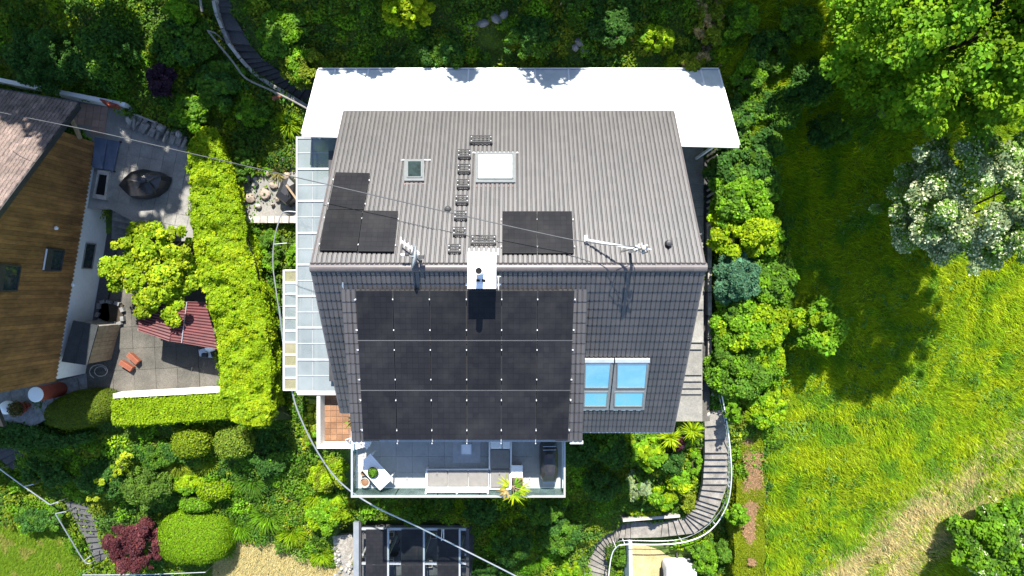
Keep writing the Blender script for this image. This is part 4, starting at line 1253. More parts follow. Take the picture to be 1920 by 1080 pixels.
# roof slabs
ee = Vector((wn_.x, wn_.y, 0))
def nroof(s0, s1, sgn):
    a = nA + wd * s0 + ee * .45; bq = nA + wd * s1 + ee * .45
    a.z = topz(s0) + .06; bq.z = topz(s1) + .06
    return a, bq
ra, rb = nroof(-1.15, RS, 1)
rc, rd = nroof(RS, Lw + 1.2, 1)
rup = (rb - ra).normalized(); rn = ee.cross(rup); rn = rn if rn.z > 0 else -rn
nr = put('roof', MB().slab([ra, rb, rb - ee * 9, ra - ee * 9], .18, -rn).slab([rc, rd, rd - ee * 9, rc - ee * 9], .18), M['under'], nh)
put('verge_board', MB().bar(ra + ee * .02 - rn * .08, rb + ee * .02 - rn * .08, .05, .22, rn), M['dark_metal'], nr)
put('eaves_gutter', MB().bar(ra - rup * .06 - rn * .02, ra - rup * .06 - ee * 9 - rn * .02, .13, .12), M['dark_metal'], nr)
ntile = tile_mesh('roof_tile', .30, .36, M['ntile'], roll=.022)
tl2 = []
cols, rows_ = 28, int((rb - ra).length / .36)
for r in range(rows_):
    for k in range(cols):
        o = ra - ee * ((k + 1) * .30) + rup * (r * .36) + rn * (.02 + rnd.uniform(-.006, .006))
        fm = frame(o, ee, rup, rn)
        if ee.cross(rup).z < 0:
            fm = frame(o + ee * .30, -ee, rup, rn)
        tl2.append(fm)
# tiles that show in the photograph first
tl2.sort(key=lambda q: -q.translation.x)
tile_group(nr, ntile, tl2, 170)
# roof support bracket at the corner and cellar things
put('corner_bracket', MB().bar(nA + wd * -.9 + ee * .1 + Vector((0, 0, 2.3)), nA + wd * .05 + ee * .1 + Vector((0, 0, 1.2)), .12, .12), M['wood'], nh)
t = thing('cellar_canopy', 'blue-grey glazed canopy over the cellar steps against the boarded house', 'canopy', P(195, 290, 29.6))
cq = PP([(178, 257), (218, 263), (206, 319), (172, 313)], 28.9)
cq[1].z -= .25; cq[2].z -= .25
M['bluesheet'] = mat('blue_sheet', (0.10, 0.13, 0.19), (0.055, 0.075, 0.12), rough=0.2, scale=2, spec=.7)
put('sheet', MB().slab([cq[0], le(cq[0], cq[1], .5), le(cq[3], cq[2], .5), cq[3]], .03), M['bluesheet'], t)
put('sheet', MB().slab([le(cq[0], cq[1], .52) + Vector((0, 0, -.03)), cq[1], cq[2], le(cq[3], cq[2], .52) + Vector((0, 0, -.03))], .03), M['bluesheet'], t)
for k in (1, 2):
    put('post', MB().bar(cq[k], Vector((cq[k].x, cq[k].y, H - 29.4)), .06, .06, (1, 0, 0)), M['dark_metal'], t)
t = thing('light_well', 'white framed cellar light well with dark opening beside the boarded wall', 'light well', P(187, 345, 29.4))
wq = PP([(183, 318), (205, 321), (198, 375), (173, 371)], 29.1)
mid = sum(wq, Vector()) / 4
for i in range(4):
    a, bq = wq[i], wq[(i + 1) % 4]
    put('kerb', MB().slab([a, bq, bq + (mid - bq) * .30, a + (mid - a) * .30], .5), M['palestone'], t)
put('grate', MB().slab([p + (mid - p) * .28 - Vector((0, 0, .06)) for p in wq], .03), M['black'], t)
# small dark window in the white base wall
dirv = P(165, 480, 1.0) - Vector((0, 0, H)); tq_ = (nA + inb - Vector((0, 0, H))).dot(wn_) / dirv.dot(wn_)
c = Vector((0, 0, H)) + dirv * tq_ + wn_ * .01
wq = [c - wd * .55 + Vector((0, 0, .3)), c + wd * .55 + Vector((0, 0, .3)), c + wd * .55 - Vector((0, 0, .4)), c - wd * .55 - Vector((0, 0, .4))]
bwn = put('window', MB().slab(wq, .03, -wn_), M['darkglass'], nh)
for i in range(4): put('frame', MB().bar(wq[i], wq[(i + 1) % 4], .05, .05, wn_), M['greywood'], bwn)

# ------------------------------------------------------------------ neighbour's patios
def slab_grid(parent, poly, d, ang, sx, sy, m, name='paving_slab', gap=.012, origin=None, limit=300, skip=0.0, th=.05):
    pts = PP(poly, d)
    xs_ = [p.x for p in pts]; ys_ = [p.y for p in pts]
    o = Vector(((min(xs_) + max(xs_)) / 2, (min(ys_) + max(ys_)) / 2, H - d))
    R = Matrix.Rotation(ang, 3, 'Z')
    n = int(max(max(xs_) - min(xs_), max(ys_) - min(ys_)) / min(sx, sy)) + 2
    cells = []
    for i in range(-n, n):
        for j in range(-n, n):
            c = o + R @ Vector(((i + .5 + (0.5 if j % 2 else 0) * 0) * sx, (j + .5) * sy, 0))
            ok = all(bool(inpoly(np.array([(c + R @ Vector((a * sx * .45, b2 * sy * .45, 0))).x]), np.array([(c + R @ Vector((a * sx * .45, b2 * sy * .45, 0))).y]), pts)[0]) for a in (-1, 1) for b2 in (-1, 1))
            if ok and rnd.random() >= skip: cells.append(c)
    for c in cells[:limit]:
        put(name, MB().box(c + Vector((0, 0, -th / 2 + .012 + rnd.uniform(-.004, .006))), (sx - gap, sy - gap, th), R), m, parent)
base_u = put('upper_patio', MB().slab(PP([(110, 185), (212, 185), (352, 258), (362, 340), (362, 452), (330, 452), (258, 420), (225, 402), (205, 391), (160, 391), (160, 270)], 29.31), .35), M['concgrey'], kind='structure')
slab_grid(base_u, [(212, 195), (350, 262), (362, 400), (362, 445), (262, 415), (228, 393), (196, 390), (206, 325), (216, 262)], 29.3, -.20, .52, .52, M['concgrey'])
slab_grid(base_u, [(118, 186), (208, 196), (203, 258), (150, 246), (112, 232)], 29.3, -.14, .31, .31, M['pink'], 'pink_paver', .02)
# steps between the two patios
st = thing('patio_steps', 'weathered wide steps between the upper and lower patio beside the maple', 'stairs', P(232, 412, 31))
for k, (y0, y1, d) in enumerate(((391, 402, 29.55), (402, 413, 29.9), (413, 424, 30.25), (424, 436, 30.6), (436, 448, 30.9))):
    put('step', MB().slab(PP([(211 - k * .5, y0 - 2), (262 - k, y0 + 8), (262 - k, y1 + 10), (211 - k * .5, y1)], d), .4), M['greystone'], st)
base_l = put('lower_patio', MB().slab(PP([(205, 425), (368, 425), (420, 600), (414, 735), (213, 748), (150, 745), (-60, 760), (-60, 700), (150, 560)], 31.14), .3), M['exposed'], kind='structure')
slab_grid(base_l, [(196, 560), (400, 560), (416, 640), (412, 728), (212, 742), (164, 738), (172, 690)], 31.1, .05, .98, .98, M['exposed'], gap=.012)
fp = put('front_paving', MB().slab(PP([(-60, 745), (108, 716), (162, 700), (165, 745), (60, 800), (-60, 800)], 31.12), .3), M['greystone'], kind='structure')
slab_grid(fp, [(-10, 742), (110, 716), (160, 704), (158, 745), (60, 795), (-10, 790)], 31.08, .2, .62, .62, M['greystone'])
peb = put('pebble_bed', MB().slab(PP([(176, 380), (224, 380), (216, 470), (202, 560), (206, 598), (186, 612), (160, 590), (168, 480)], 31.0), .2), M['gravel'], kind='structure')
# raised bed edging near the house
t = thing('edging_bed', 'small planting bed edged with pale stones beside the shed', 'planting bed', P(205, 585, 31.1))
bed = [(188, 566), (212, 566), (230, 572), (231, 606), (196, 606), (183, 598)]
put('soil', MB().slab(PP(bed, 31.0), .2), M['soil'], t)
bp_ = PP(bed, 31.0)
for i in range(len(bp_)):
    a, bq = bp_[i], bp_[(i + 1) % len(bp_)]
    n = max(1, int((bq - a).length / .28))
    for k in range(n):
        c0_ = le(a, bq, (k + .5) / n)
        put('edge_stone', MB().box(c0_ + Vector((0, 0, .02)), (.2 + rnd.random() * .05, .15, .2), Matrix.Rotation(rnd.uniform(-.4, .4) + math.atan2((bq - a).y, (bq - a).x), 3, 'Z')), M['greystone'], t)

# white walls
def wall_line(name, lab, pts, d0, d1, w, m):
    o = MB()
    for (a, bq) in zip(pts[:-1], pts[1:]):
        A, B = P(*a, d0), P(*bq, d0)
        s = (B - A).normalized().cross(Vector((0, 0, 1))) * w / 2
        o.slab([A + s, B + s, B - s, A - s], d1 - d0)
    return put(name, o, m, None, lab, 'wall')
wall_line('retaining_wall', 'white rendered retaining wall below the dark slope at the top left', [(-40, 141), (20, 154), (110, 172), (234, 196)], 28.35, 29.6, .17, M['white'])
wall_line('garden_wall', 'low white garden wall between the lower patio and the clipped hedge', [(212, 742.5), (416, 731.5)], 30.35, 32.2, .20, M['white'])
wall_line('retaining_wall', 'pale retaining wall above the landing of the garden stairs', [(1168, 976), (1275, 967.5)], 34.6, 36.4, .14, M['palestone'])
wall_line('retaining_wall', 'blue-white wall edging the dry gravel pad at the bottom', [(1182, 1012), (1183, 1110)], 35.9, 38.5, .16, M['white'])
t = thing('stone_edging', 'pale paving stone edge of the rockery beside the long side canopy', 'edging', P(505, 412, 30.2))
for k in range(7):
    put('edge_stone', MB().slab(PP([(460.5 + k * 13.7, 405), (473.4 + k * 13.7, 405), (473.4 + k * 13.7, 418), (460.5 + k * 13.7, 417.5)], 29.8 + rnd.uniform(-.01, .01)), .5), M['palestone'], t)
put('pond_bed', MB().slab(PP([(452, 318), (558, 310), (558, 410), (455, 410), (445, 370)], 30.02), .2), M['conc'], kind='structure')

# irregular stones
def rock(name, lab, cat, c, sx, sy, sz, m, seed, group=None, parent=None, rot=None):
    rr = random.Random(seed)
    mb = MB()
    n, rws = 9, 5
    rings = []
    R = Matrix.Rotation(rr.uniform(0, 3) if rot is None else rot, 3, 'Z')
    for i in range(rws):
        t_ = i / (rws - 1)
        rad = math.sin(PI * (.18 + .78 * t_)) ** .6
        z = sz * (-.25 + 1.0 * t_)
        rings.append([c + R @ Vector((math.cos(2 * PI * k / n) * sx / 2 * rad * rr.uniform(.82, 1.1), math.sin(2 * PI * k / n) * sy / 2 * rad * rr.uniform(.82, 1.1), z * rr.uniform(.9, 1.06))) for k in range(n)])
    loft(mb, rings)
    return put(name, mb, m, parent, lab, cat, group)
ROCKS = [(463, 333, .35, .3), (479, 345, .34, .28), (469, 371, .5, .42), (497, 364, .55, .5), (513, 348, .42, .3), (486, 322, .3, .25), (485, 387, .3, .26), (531, 296, .45, .35), (516, 288, .4, .35), (545, 305, .5, .4),
         (478, 336, .25, .22), (522, 372, .35, .3), (451, 386, .3, .22), (538, 330, .4, .3), (503, 326, .3, .2), (455, 361, .26, .2), (512, 384, .2, .16), (548, 283, .4, .3)]
RW = ['near the top', 'beside the pond', 'in the middle', 'by the hedge', 'near the cover', 'at the edge']
ORD = ['first', 'second', 'third', 'fourth', 'fifth', 'sixth', 'seventh', 'eighth', 'ninth', 'tenth', 'eleventh', 'twelfth', 'thirteenth', 'fourteenth', 'fifteenth', 'sixteenth', 'seventeenth', 'eighteenth']
RANK = {k: r for r, k in enumerate(sorted(range(len(ROCKS)), key=lambda k: ROCKS[k][0]))}
for i, (x, y, sx, sy) in enumerate(ROCKS):
    c = P(x, y, 29.95)
    rock('rockery_stone', f'rough {"pale" if i in (0, 1, 6, 10) else "tan"} stone in the rockery, {ORD[RANK[i]]} from the left', 'stone', c, sx, sy, .25, M['palestone'] if i in (0, 1, 6, 10) else M['stone'], 50 + i, 'stones in the rockery')
for i, (x, y, sx, sy, lab) in enumerate(((290, 404, .62, .5, 'tan boulder with a pale face at the top of the pile on the patio'), (279, 416, .5, .34, 'whitish boulder at the left of the pile above the maple'), (303, 424, .68, .5, 'large pale-topped boulder in the middle of the patio pile'), (325, 428, .5, .62, 'rounded brown boulder at the right end of the patio pile'), (273, 434, .5, .5, 'brown boulder half hidden by the maple leaves'), (334, 436, .4, .5, 'smaller brown boulder behind the right end of the pile'))):
    rock('boulder', lab, 'boulder', P(x, y, 30.6), sx, sy, .75, M['palestone'] if i == 1 else M['stone'], 90 + i)
for i, (x, y, lab) in enumerate(((230, 203, 'pale round stone at the end of the white retaining wall'), (243, 226, 'pale stone at the left end of the firewood pile'), (302, 240, 'pale stone in the middle of the firewood pile'), (336, 252, 'pale stone near the right end of the firewood pile'))):
    rock('pale_stone', lab, 'stone', P(x, y, 28.9), .26, .36, .3, M['palestone'], 120 + i)
t = thing('firewood_pile', 'pile of weathered split logs and stakes along the upper patio edge', 'firewood', P(300, 245, 29.2))
rr = random.Random(5)
for i in range(34):
    x = 248 + (i % 17) * 6.2 + rr.uniform(-2, 2); y = 221 + (x - 248) * .38 + (8 if i >= 17 else 0) + rr.uniform(-4, 4)
    a = P(x, y - 6, 28.95 - rr.random() * .15); bq = P(x - 4 + rr.uniform(-6, 3), y + 8, 29.1)
    put('log', MB().cyl(a, bq, .045 + rr.random() * .04, 7), M['greywood'], t)
put('log', MB().bar(P(252, 214, 28.75), P(292, 230, 28.75), .07, .06), M['greywood'], t)
put('log', MB().bar(P(252, 212, 28.8), P(251, 240, 28.8), .09, .08), M['greywood'], t)
t = thing('red_tarpaulin', 'dark red folded tarpaulin lying on the end of the white wall', 'tarpaulin', P(205, 190, 28.6))
put('sheet', MB().hexa(PP([(188, 185), (222, 196), (227, 201), (206, 199)], 28.2), PP([(186, 188), (222, 199), (225, 205), (204, 202)], 28.4)), M['redclay'], t)
put('fold', MB().hexa(PP([(195, 188), (215, 194), (216, 198), (203, 197)], 28.14), PP([(194, 189), (216, 196), (217, 200), (202, 199)], 28.22)), M['redclay'], t)

# covered table on the upper patio
c = P(280, 348, 29.0)
root = thing('covered_table', 'large oval black tarpaulin cover with creased ridge on the grey patio', 'covered table', P(280, 348, 29.25))
out = [(239, 352), (247, 338), (262, 326), (285, 321), (305, 324), (322, 333), (322, 342), (314, 357), (298, 369), (276, 374), (258, 373), (246, 364)]
r0 = PP(out, 29.2)
rr = random.Random(8)
ctr = sum(r0, Vector()) / len(r0)
rings = []
for sc_, d in ((1.0, 29.2), (.985, 28.85), (.93, 28.5), (.62, 28.36), (.3, 28.24)):
    ring = []
    for i, p in enumerate(r0):
        q = ctr + (p - ctr) * (sc_ * (1 + (rr.uniform(-.05, .05) if .3 < sc_ < .99 else 0)))
        if sc_ <= .62:
            q.y = ctr.y + .12 + (q.y - ctr.y) * (.55 if sc_ < .5 else .8)
        q.z = H - d + rr.uniform(-.03, .03)
        ring.append(q)
    rings.append(ring)
rings = [list(reversed(r)) for r in rings]
put('cover', loft(MB(), rings), M['tarp'], root)
put('crease', MB().tube([P(252, 358, 28.5), P(264, 347, 28.33), P(276, 341, 28.2), P(288, 333, 28.25), P(305, 329, 28.45)], [.012, .03, .035, .03, .01], 6), M['tarp'], root)
put('fold', MB().tube([P(277, 341, 28.2), P(284, 350, 28.3), P(292, 362, 28.6)], [.03, .04, .02], 6).tube([P(277, 341, 28.2), P(268, 330, 28.4)], [.025, .01], 6), M['tarp'], root)
# covered small barbecue in the rockery, leaning pale pole
root = thing('covered_grill', 'small black covered grill beside the side canopy', 'covered grill', P(538, 360, 29.9))
gq = [(520, 370), (534, 338), (548, 333), (560, 345), (556, 372), (541, 387)]
g0 = PP(gq, 29.6); gc = sum(g0, Vector()) / 6
rings = [list(reversed([gc + (p - gc) * s + Vector((0, 0, z)) for p in g0])) for s, z in ((1.0, -.35), (.98, .25), (.85, .42), (.4, .52))]
put('cover', loft(MB(), rings), M['tarp'], root)
put('fold', MB().tube([P(533, 350, 29.1), P(540, 366, 29.1), P(541, 384, 29.4)], [.02, .035, .02], 6), M['tarp'], root)
put('leaning_pole', MB().bar(P(537, 347, 28.9), P(558, 376, 28.75), .08, .05), M['wood'], None, 'pale wooden pole leaning over the small black cover', 'pole')

# shed, red corrugated roof, flower troughs, garden chair
root = thing('garden_shed', 'small shed with dark felt roof and brown board side next to the white wall', 'shed', P(165, 645, 31))
rq = [P(137, 601, 29.1), P(184, 610, 29.3), P(163, 685, 29.3), P(115, 678, 29.1)]
put('roof', MB().slab(rq, .07), M['rooffelt'], root)
put('roof_lath', MB().bar(le(rq[0], rq[1], .5) + Vector((0, 0, .012)), le(rq[3], rq[2], .5) + Vector((0, 0, .012)), .05, .025), M['rooffelt'], root)
for i in range(4):
    a, bq = rq[i], rq[(i + 1) % 4]
    n = 9 if i == 1 else 5
    mid = sum(rq, Vector()) / 4
    for k in range(n):
        p, q = le(a, bq, (k + .03) / n), le(a, bq, (k + .97) / n)
        p, q = p + (mid - p) * .06, q + (mid - q) * .06
        ip, iq = p + (mid - p) * .04, q + (mid - q) * .04
        put('wall_board', MB().hexa([p - Vector((0, 0, .08)), q - Vector((0, 0, .08)), iq - Vector((0, 0, .08)), ip - Vector((0, 0, .08))],
            [Vector((w.x, w.y, H - 31.12)) for w in (p, q, iq, ip)]), M['wood'] if i == 1 else M['greywood'], root)
root = thing('red_canopy', 'red corrugated sheet canopy over part of the patio, next to the tall hedge', 'canopy', P(335, 610, 31.1))
Z = 28.9
def corr(q, n):
    """corrugated sheet; ribs run from q0-q1 side to q3-q2"""
    mb = MB(); vs, fs = [], []
    for i in range(n * 4 + 1):
        t_ = i / (n * 4); z = .018 * math.sin(2 * PI * i / 4)
        vs += [le(q[0], q[3], t_) + Vector((0, 0, z)), le(q[1], q[2], t_) + Vector((0, 0, z))]
    b = 0
    for i in range(n * 4): fs.append((2 * i, 2 * i + 1, 2 * i + 3, 2 * i + 2))
    m_ = len(vs)
    vs += [v - Vector((0, 0, .015)) for v in vs]
    fs += [tuple(reversed([k + m_ for k in f])) for f in fs]
    return mb.add(vs, fs)
put('roof_sheet', corr([P(262, 557, Z), P(330, 563, Z), P(317, 640, Z), P(259, 620, Z)], 13), M['red'], root)
put('roof_sheet', corr([P(332, 564, Z), P(350, 566, Z), P(340, 643, Z), P(319, 640, Z)], 14), M['red'], root)
put('roof_sheet', corr([P(351, 565, Z), P(385, 566, Z), P(409, 655, Z), P(341, 643, Z)], 15), M['red'], root)
put('seam_bar', MB().bar(P(350.5, 566, Z - .03), P(340.5, 643, Z - .03), .035, .03), M['steel'], root)
put('seam_bar', MB().bar(P(331, 564, Z - .02), P(318, 640, Z - .02), .025, .025), M['red'], root)
put('beam', MB().bar(P(260, 617, Z + .12), P(406, 651, Z + .12), .09, .14), M['greywood'], root)
for x, y in ((262, 615), (291, 630), (400, 648), (266, 562), (380, 570)):
    a = P(x, y, Z + .1); put('post', MB().bar(a, Vector((a.x, a.y, H - 31.15)), .09, .09, (1, 0, 0)), M['greywood'], root)
def trough(a, bq, lab):
    A, B = P(*a, 30.75), P(*bq, 30.75)
    root = thing('flower_trough', lab, 'flower trough', ((A + B) / 2).to_tuple()[:2] + (H - 31.07,))
    t_ = (B - A).normalized(); s = t_.cross(Vector((0, 0, 1))) * .11
    top = [A + s, B + s, B - s, A - s]; mid = (A + B) / 2
    bot = [Vector((p.x, p.y, H - 31.07)) + (mid - p) * .12 for p in top]
    for p in bot: p.z = H - 31.07
    put('trough', MB().hexa(top, bot), M['orange'], root, bevel=.01)
    put('inside', MB().slab([p + (mid - p) * .07 - t_ * .0 + Vector((0, 0, .003)) for p in [A + s * .72, B + s * .72, B - s * .72, A - s * .72]], .006), M['orange2'], root)
M['orange2'] = mat('clay_inside', (0.22, 0.07, 0.036), (0.17, 0.055, 0.03), rough=0.8, scale=6)
trough((239, 664), (257, 681), 'upper orange clay flower trough on the sunlit patio')
trough((224, 679), (246, 693), 'lower orange clay flower trough on the sunlit patio')
root = thing('garden_lounger', 'white reclining garden chair with a dark bag half under the red canopy', 'garden chair', P(388, 662, 31.1))
z = 30.65
put('seat', MB().slab([P(372, 656, z), P(390, 651, z), P(398, 671, z), P(374, 668, z)], .05), M['white_metal'], root, bevel=.01)
put('backrest', MB().hexa([P(384, 652, 30.2), P(404, 651, 30.2), P(403, 655, 30.5), P(386, 660, 30.6)], [P(385, 653, 30.25), P(404, 653, 30.25), P(403, 657, 30.6), P(386, 662, 30.65)]), M['white_metal'], root)
for x, y in ((374, 657), (388, 654), (396, 669), (376, 667)):
    a = P(x, y, z); put('leg', MB().bar(a, Vector((a.x, a.y, H - 31.1)), .04, .04, (1, 0, 0)), M['grey_metal'], root)
put('dark_bag', MB().box(P(384, 666, 30.5), (.26, .2, .18)), M['dark_metal'], None, 'dark bag lying on the white reclining garden chair', 'bag', bevel=.04)
t = thing('garden_hose', 'pale coiled garden hose hanging on the patio beside the shed', 'hose', P(190, 693, 31.1))
cc_ = P(190, 695, 31.05)
put('coil', MB().tube([cc_ + Vector((math.cos(a * .5) * (.2 + .012 * a), math.sin(a * .5) * (.17 + .008 * a), .01 * a)) for a in range(22)], .02, 6), M['palestone'], t)
# terracotta column with white lid and white ball lamp
root = thing('water_butt', 'tall red clay cylinder with a white round lid in front of the boarded house', 'water butt', P(112, 728, 31.0))
ctr = P(66, 740, 29.4); br = Vector((ctr.x, ctr.y, H - 31.08))
put('body', MB().lathe(br, [(.31, 0), (.33, .1), (.33, 1.5), (.32, 1.62)], 28), M['redclay'], root, smooth=False)
put('lid', MB().lathe(br + Vector((0, 0, 1.62)), [(.325, 0), (.33, .04), (.30, .075), (.02, .09)], 28), M['white_metal'], root)
ctr = P(6, 766, 30.5)
root = thing('globe_lamp', 'white globe garden lamp cut by the left edge', 'lamp', (ctr.x, ctr.y, H - 31.08))
put('globe', MB().lathe(Vector((ctr.x, ctr.y, H - 30.75)), [(.02, -.3), (.18, -.26), (.29, -.12), (.31, 0), (.29, .12), (.18, .26), (.02, .31)], 22), M['white_metal'], root, smooth=True)
put('base', MB().lathe(Vector((ctr.x, ctr.y, H - 31.08)), [(.14, 0), (.14, .05), (.06, .08)], 16), M['dark_metal'], root)
pc = P(36, 766, 30.75); pc.z = H - 31.08
root = thing('potted_shrub', 'leafy reddish-green shrub in a brown clay pot beside the globe lamp', 'potted plant', pc)
put('pot', MB().lathe(pc, [(.2, 0), (.3, .35), (.32, .38), (.26, .38), (.24, .3), (.02, .29)], 20), M['redclay'], root)
BOWLS.append((root, pc + Vector((0, 0, .5)), .38))
c2 = P(49, 761, 30.9); c2.z = H - 31.08
root = thing('clay_pot', 'small empty brown clay pot beside the potted shrub', 'flower pot', c2)
put('pot', MB().lathe(c2, [(.11, 0), (.15, .22), (.16, .25), (.13, .25), (.12, .18), (.02, .17)], 16), M['redclay'], root)

# ------------------------------------------------------------------ rails, kerbs, cables in the garden
def rail(name, lab, pts, r, m, posts=(), cat='handrail', post_h=.95, n=8):
    pts = [Vector(p) for p in pts]
    root = thing(name, lab, cat, (pts[len(pts) // 2].x, pts[len(pts) // 2].y, pts[len(pts) // 2].z - post_h))
    put('rail', MB().tube(smooth_path(pts, n), r, 8), m, root)
    for i, off in posts:
        p = pts[i]
        q = Vector((p.x + off[0], p.y + off[1], p.z))
        put('post', MB().tube([p, q, Vector((q.x, q.y, p.z - post_h - .3))] if off != (0, 0) else [p, Vector((p.x, p.y, p.z - post_h - .3))], r * .8, 8), m, root)
    return root
RR = [(1350, 720, 30.4), (1364, 800, 31.0), (1371, 870, 32.0), (1370, 915, 32.8), (1362, 950, 33.6), (1342, 984, 34.2), (1316, 1005, 34.6), (1280, 1017, 34.9), (1235, 1021, 35.0), (1172, 1021, 35.1), (1155, 1027, 35.6), (1146, 1045, 36.1), (1140, 1090, 36.8)]
r_ = rail('stair_handrail', 'bright curved steel handrail along the outer edge of the garden stairs', [P(*p) for p in RR], .030, M['white_metal'],
     [(1, (0, 0)), (3, (0, 0)), (5, (0, 0)), (7, (0, 0)), (9, (0, 0)), (10, (0, 0)), (12, (0, 0))])
RR2 = [(1348, 740, 31.0), (1362, 810, 31.6), (1367, 880, 32.6), (1361, 935, 33.6), (1343, 968, 34.3), (1310, 997, 34.9), (1262, 1013, 35.3), (1175, 1013.5, 35.4), (1158, 1016, 35.6)]
put('lower_rail', MB().tube(smooth_path([P(*p) for p in RR2], 8), .018, 8), M['grey_metal'], r_)
rail('stair_handrail', 'grey tubular handrail of the lower stairs at the bottom centre right', [P(1092, 1032, 36.6), P(1094, 1055, 37), P(1098, 1090, 37.5)], .03, M['steel'], [(0, (0, 0)), (2, (0, 0))])
rail('wooden_handrail', 'weathered wooden handrail along the curved top stairs', [P(389, 57, 27.4), P(412, 86, 27.6), P(436, 115, 27.8), P(454, 140, 28), P(470, 152, 28.1), P(510, 170, 28.2), P(545, 187, 28.3), P(578, 205, 28.4)], .038, M['greywood'],
     [(0, (.3, -.1)), (3, (0, 0)), (5, (0, 0)), (7, (0, 0))])
put('wooden_stake', MB().bar(P(374, -10, 27.2), P(379, 22, 27.4), .08, .06), M['greywood'], None, 'short weathered wooden stake at the top edge left of the stairs', 'stake')
rail('garden_handrail', 'upper blue-grey tubular handrail at the lower left slope', [P(-20, 862, 32.4), P(0, 879, 32.6), P(45, 912, 33), P(94, 946, 33.4)], .032, M['steel'], [(1, (0, 0)), (2, (0.45, 0.1)), (3, (0.4, 0.12))])
rail('garden_handrail', 'lower blue-grey tubular handrail beside the purple maple', [P(104, 963, 33.6), P(132, 1010, 34.2), P(158, 1052, 34.8), P(170, 1056, 34.9)], .032, M['steel'], [(0, (0.5, 0.1)), (2, (.3, .25)), (3, (0, 0))])
rail('garden_handrail', 'thin pale rail along the bottom edge by the round topiary', [P(155, 1078, 34.8), P(270, 1077, 34.8), P(385, 1073, 34.8)], .025, M['steel'], [(0, (0, 0)), (2, (0, 0))])
rail('path_handrail', 'thin grey handrail with wall brackets left of the side canopy', [P(560, 398, 29.0), P(531, 398.5, 29.0), P(520, 425, 29.0), P(513, 458, 29.1), P(512, 500, 29.2), P(517, 540, 29.3), P(522, 575, 29.4)], .026, M['steel'],
     [(1, (0, 0)), (3, (.55, .05)), (5, (0, 0)), (6, (0, 0))])
cabB = [P(523, 575, 27.6), P(533, 655, 28.2), P(545, 720, 28.3), P(560, 775, 28.4), P(597, 850, 28.7), P(640, 906, 29), P(700, 948, 29.4), P(780, 986, 29.9), P(880, 1036, 30.4), P(975, 1084, 30.9)]
put('overhead_cable', MB().tube(smooth_path(cabB, 8), .034, 7), M['steel'], None, 'thick grey cable sweeping down past the balcony and over the pergola', 'cable')
# kerb stones of the top stairs
KB = [(400, -25), (399, 0), (404, 24), (416, 53), (428, 81), (450, 110), (476, 138), (511, 161), (544, 180), (577, 200)]
t = thing('kerb_row', 'curved row of pale kerb stones beside the top stairs', 'kerb', P(440, 100, 28.6))
kd = [27.0, 27.3, 27.5, 27.7, 27.9, 28.2, 28.5, 28.75, 28.95, 29.1]
for (a, bq, d0, d1) in zip(KB[:-1], KB[1:], kd[:-1], kd[1:]):
    A, B = P(*a, d0), P(*bq, d1)
    n = max(1, int((B - A).length / .42))
    for k in range(n):
        p, q = le(A, B, (k + .03) / n), le(A, B, (k + .97) / n)
        s = (q - p).normalized().cross(Vector((0, 0, 1))).normalized() * rnd.uniform(.06, .085)
        jz = Vector((0, 0, rnd.uniform(-.03, .03)))
        put('kerb_stone', MB().slab([p + s + jz, q + s + jz, q - s + jz, p - s + jz], .6), M['palestone'] if rnd.random() < .75 else M['greystone'], t)
put('clay_pipe', MB().cyl(P(512, 186, 28.9), P(527, 179, 28.9), .11, 12), M['orange'], None, 'short orange clay pipe lying beside the top stairs', 'pipe')
# timber edge of the passage, stones
t = thing('timber_edging', 'long weathered timber edge between passage and bushes', 'edging', P(1331, 560, 30.6))
for k in range(7):
    y0 = 415 + k * 44.3
    put('plank', MB().slab([P(1327.5, y0 + .5, 29.75 + k * .16), P(1334.5, y0 + .5, 29.75 + k * .16), P(1334.5, y0 + 43.5, 29.75 + k * .16), P(1327.5, y0 + 43.5, 29.75 + k * .16)], .5), M['greywood'], t)
for i, (x, y) in enumerate(((1331, 322), (1336, 738), (1339, 730), (1326, 775))):
    rock('pale_stone', ['pale round stone beside the upper passage steps', 'bluish stone at the head of the garden stairs', 'second stone at the head of the garden stairs, nearer the timber edge', 'pale stone at the lower end of the passage'][i], 'stone', G(x, y, .15), .2, .26, .22, M['palestone'], 140 + i)
t = thing('slope_fence', 'dark slatted timber fence along the upper passage', 'fence', P(1330, 310, 29.5))
for k in range(13):
    y = 284 + k * 11
    a = P(1326, y + 8, 29.5 + k * .03); bq = P(1345, y - 4, 28.9 + k * .03)
    put('slat', MB().bar(a, bq, .09, .05), M['greywood'], t)
# dry stones along the outer stair edge
for i in range(16):
    x, y = 1362 + 3 * math.sin(i), 780 + i * 9.5
    rock('edge_stone', f'small rounded stone beside the garden stairs, {ORD[i]} from the top of its row', 'stone', G(x + 2, y, .05), .18 + .05 * (i % 3), .2, .16, M['greystone'], 160 + i, 'stones lining the garden stairs')
for i, (x, y, sx, sy) in enumerate(((905, 46, .8, .5), (930, 38, .7, .55), (945, 30, .6, .5), (880, 52, .5, .4), (1085, 82, .6, .45), (1094, 96, .5, .4), (1078, 92, .45, .4), (1150, 80, .5, .3), (1100, 100, .4, .3))):
    rock('slope_stone', (f'grey stone half sunk at the top edge, {ORD[[1, 2, 3, 0][i]]} from the left of four' if i < 4 else f'grey stone on the slope above the canopy, {ORD[[1, 2, 0, 4, 3][i - 4]]} from the left of five'), 'stone', G(x, y, .12), sx * .75, sy * .7, .2, M['greystone'], 190 + i, 'stones on the slope, left of centre' if i < 4 else 'stones on the slope above the canopy')
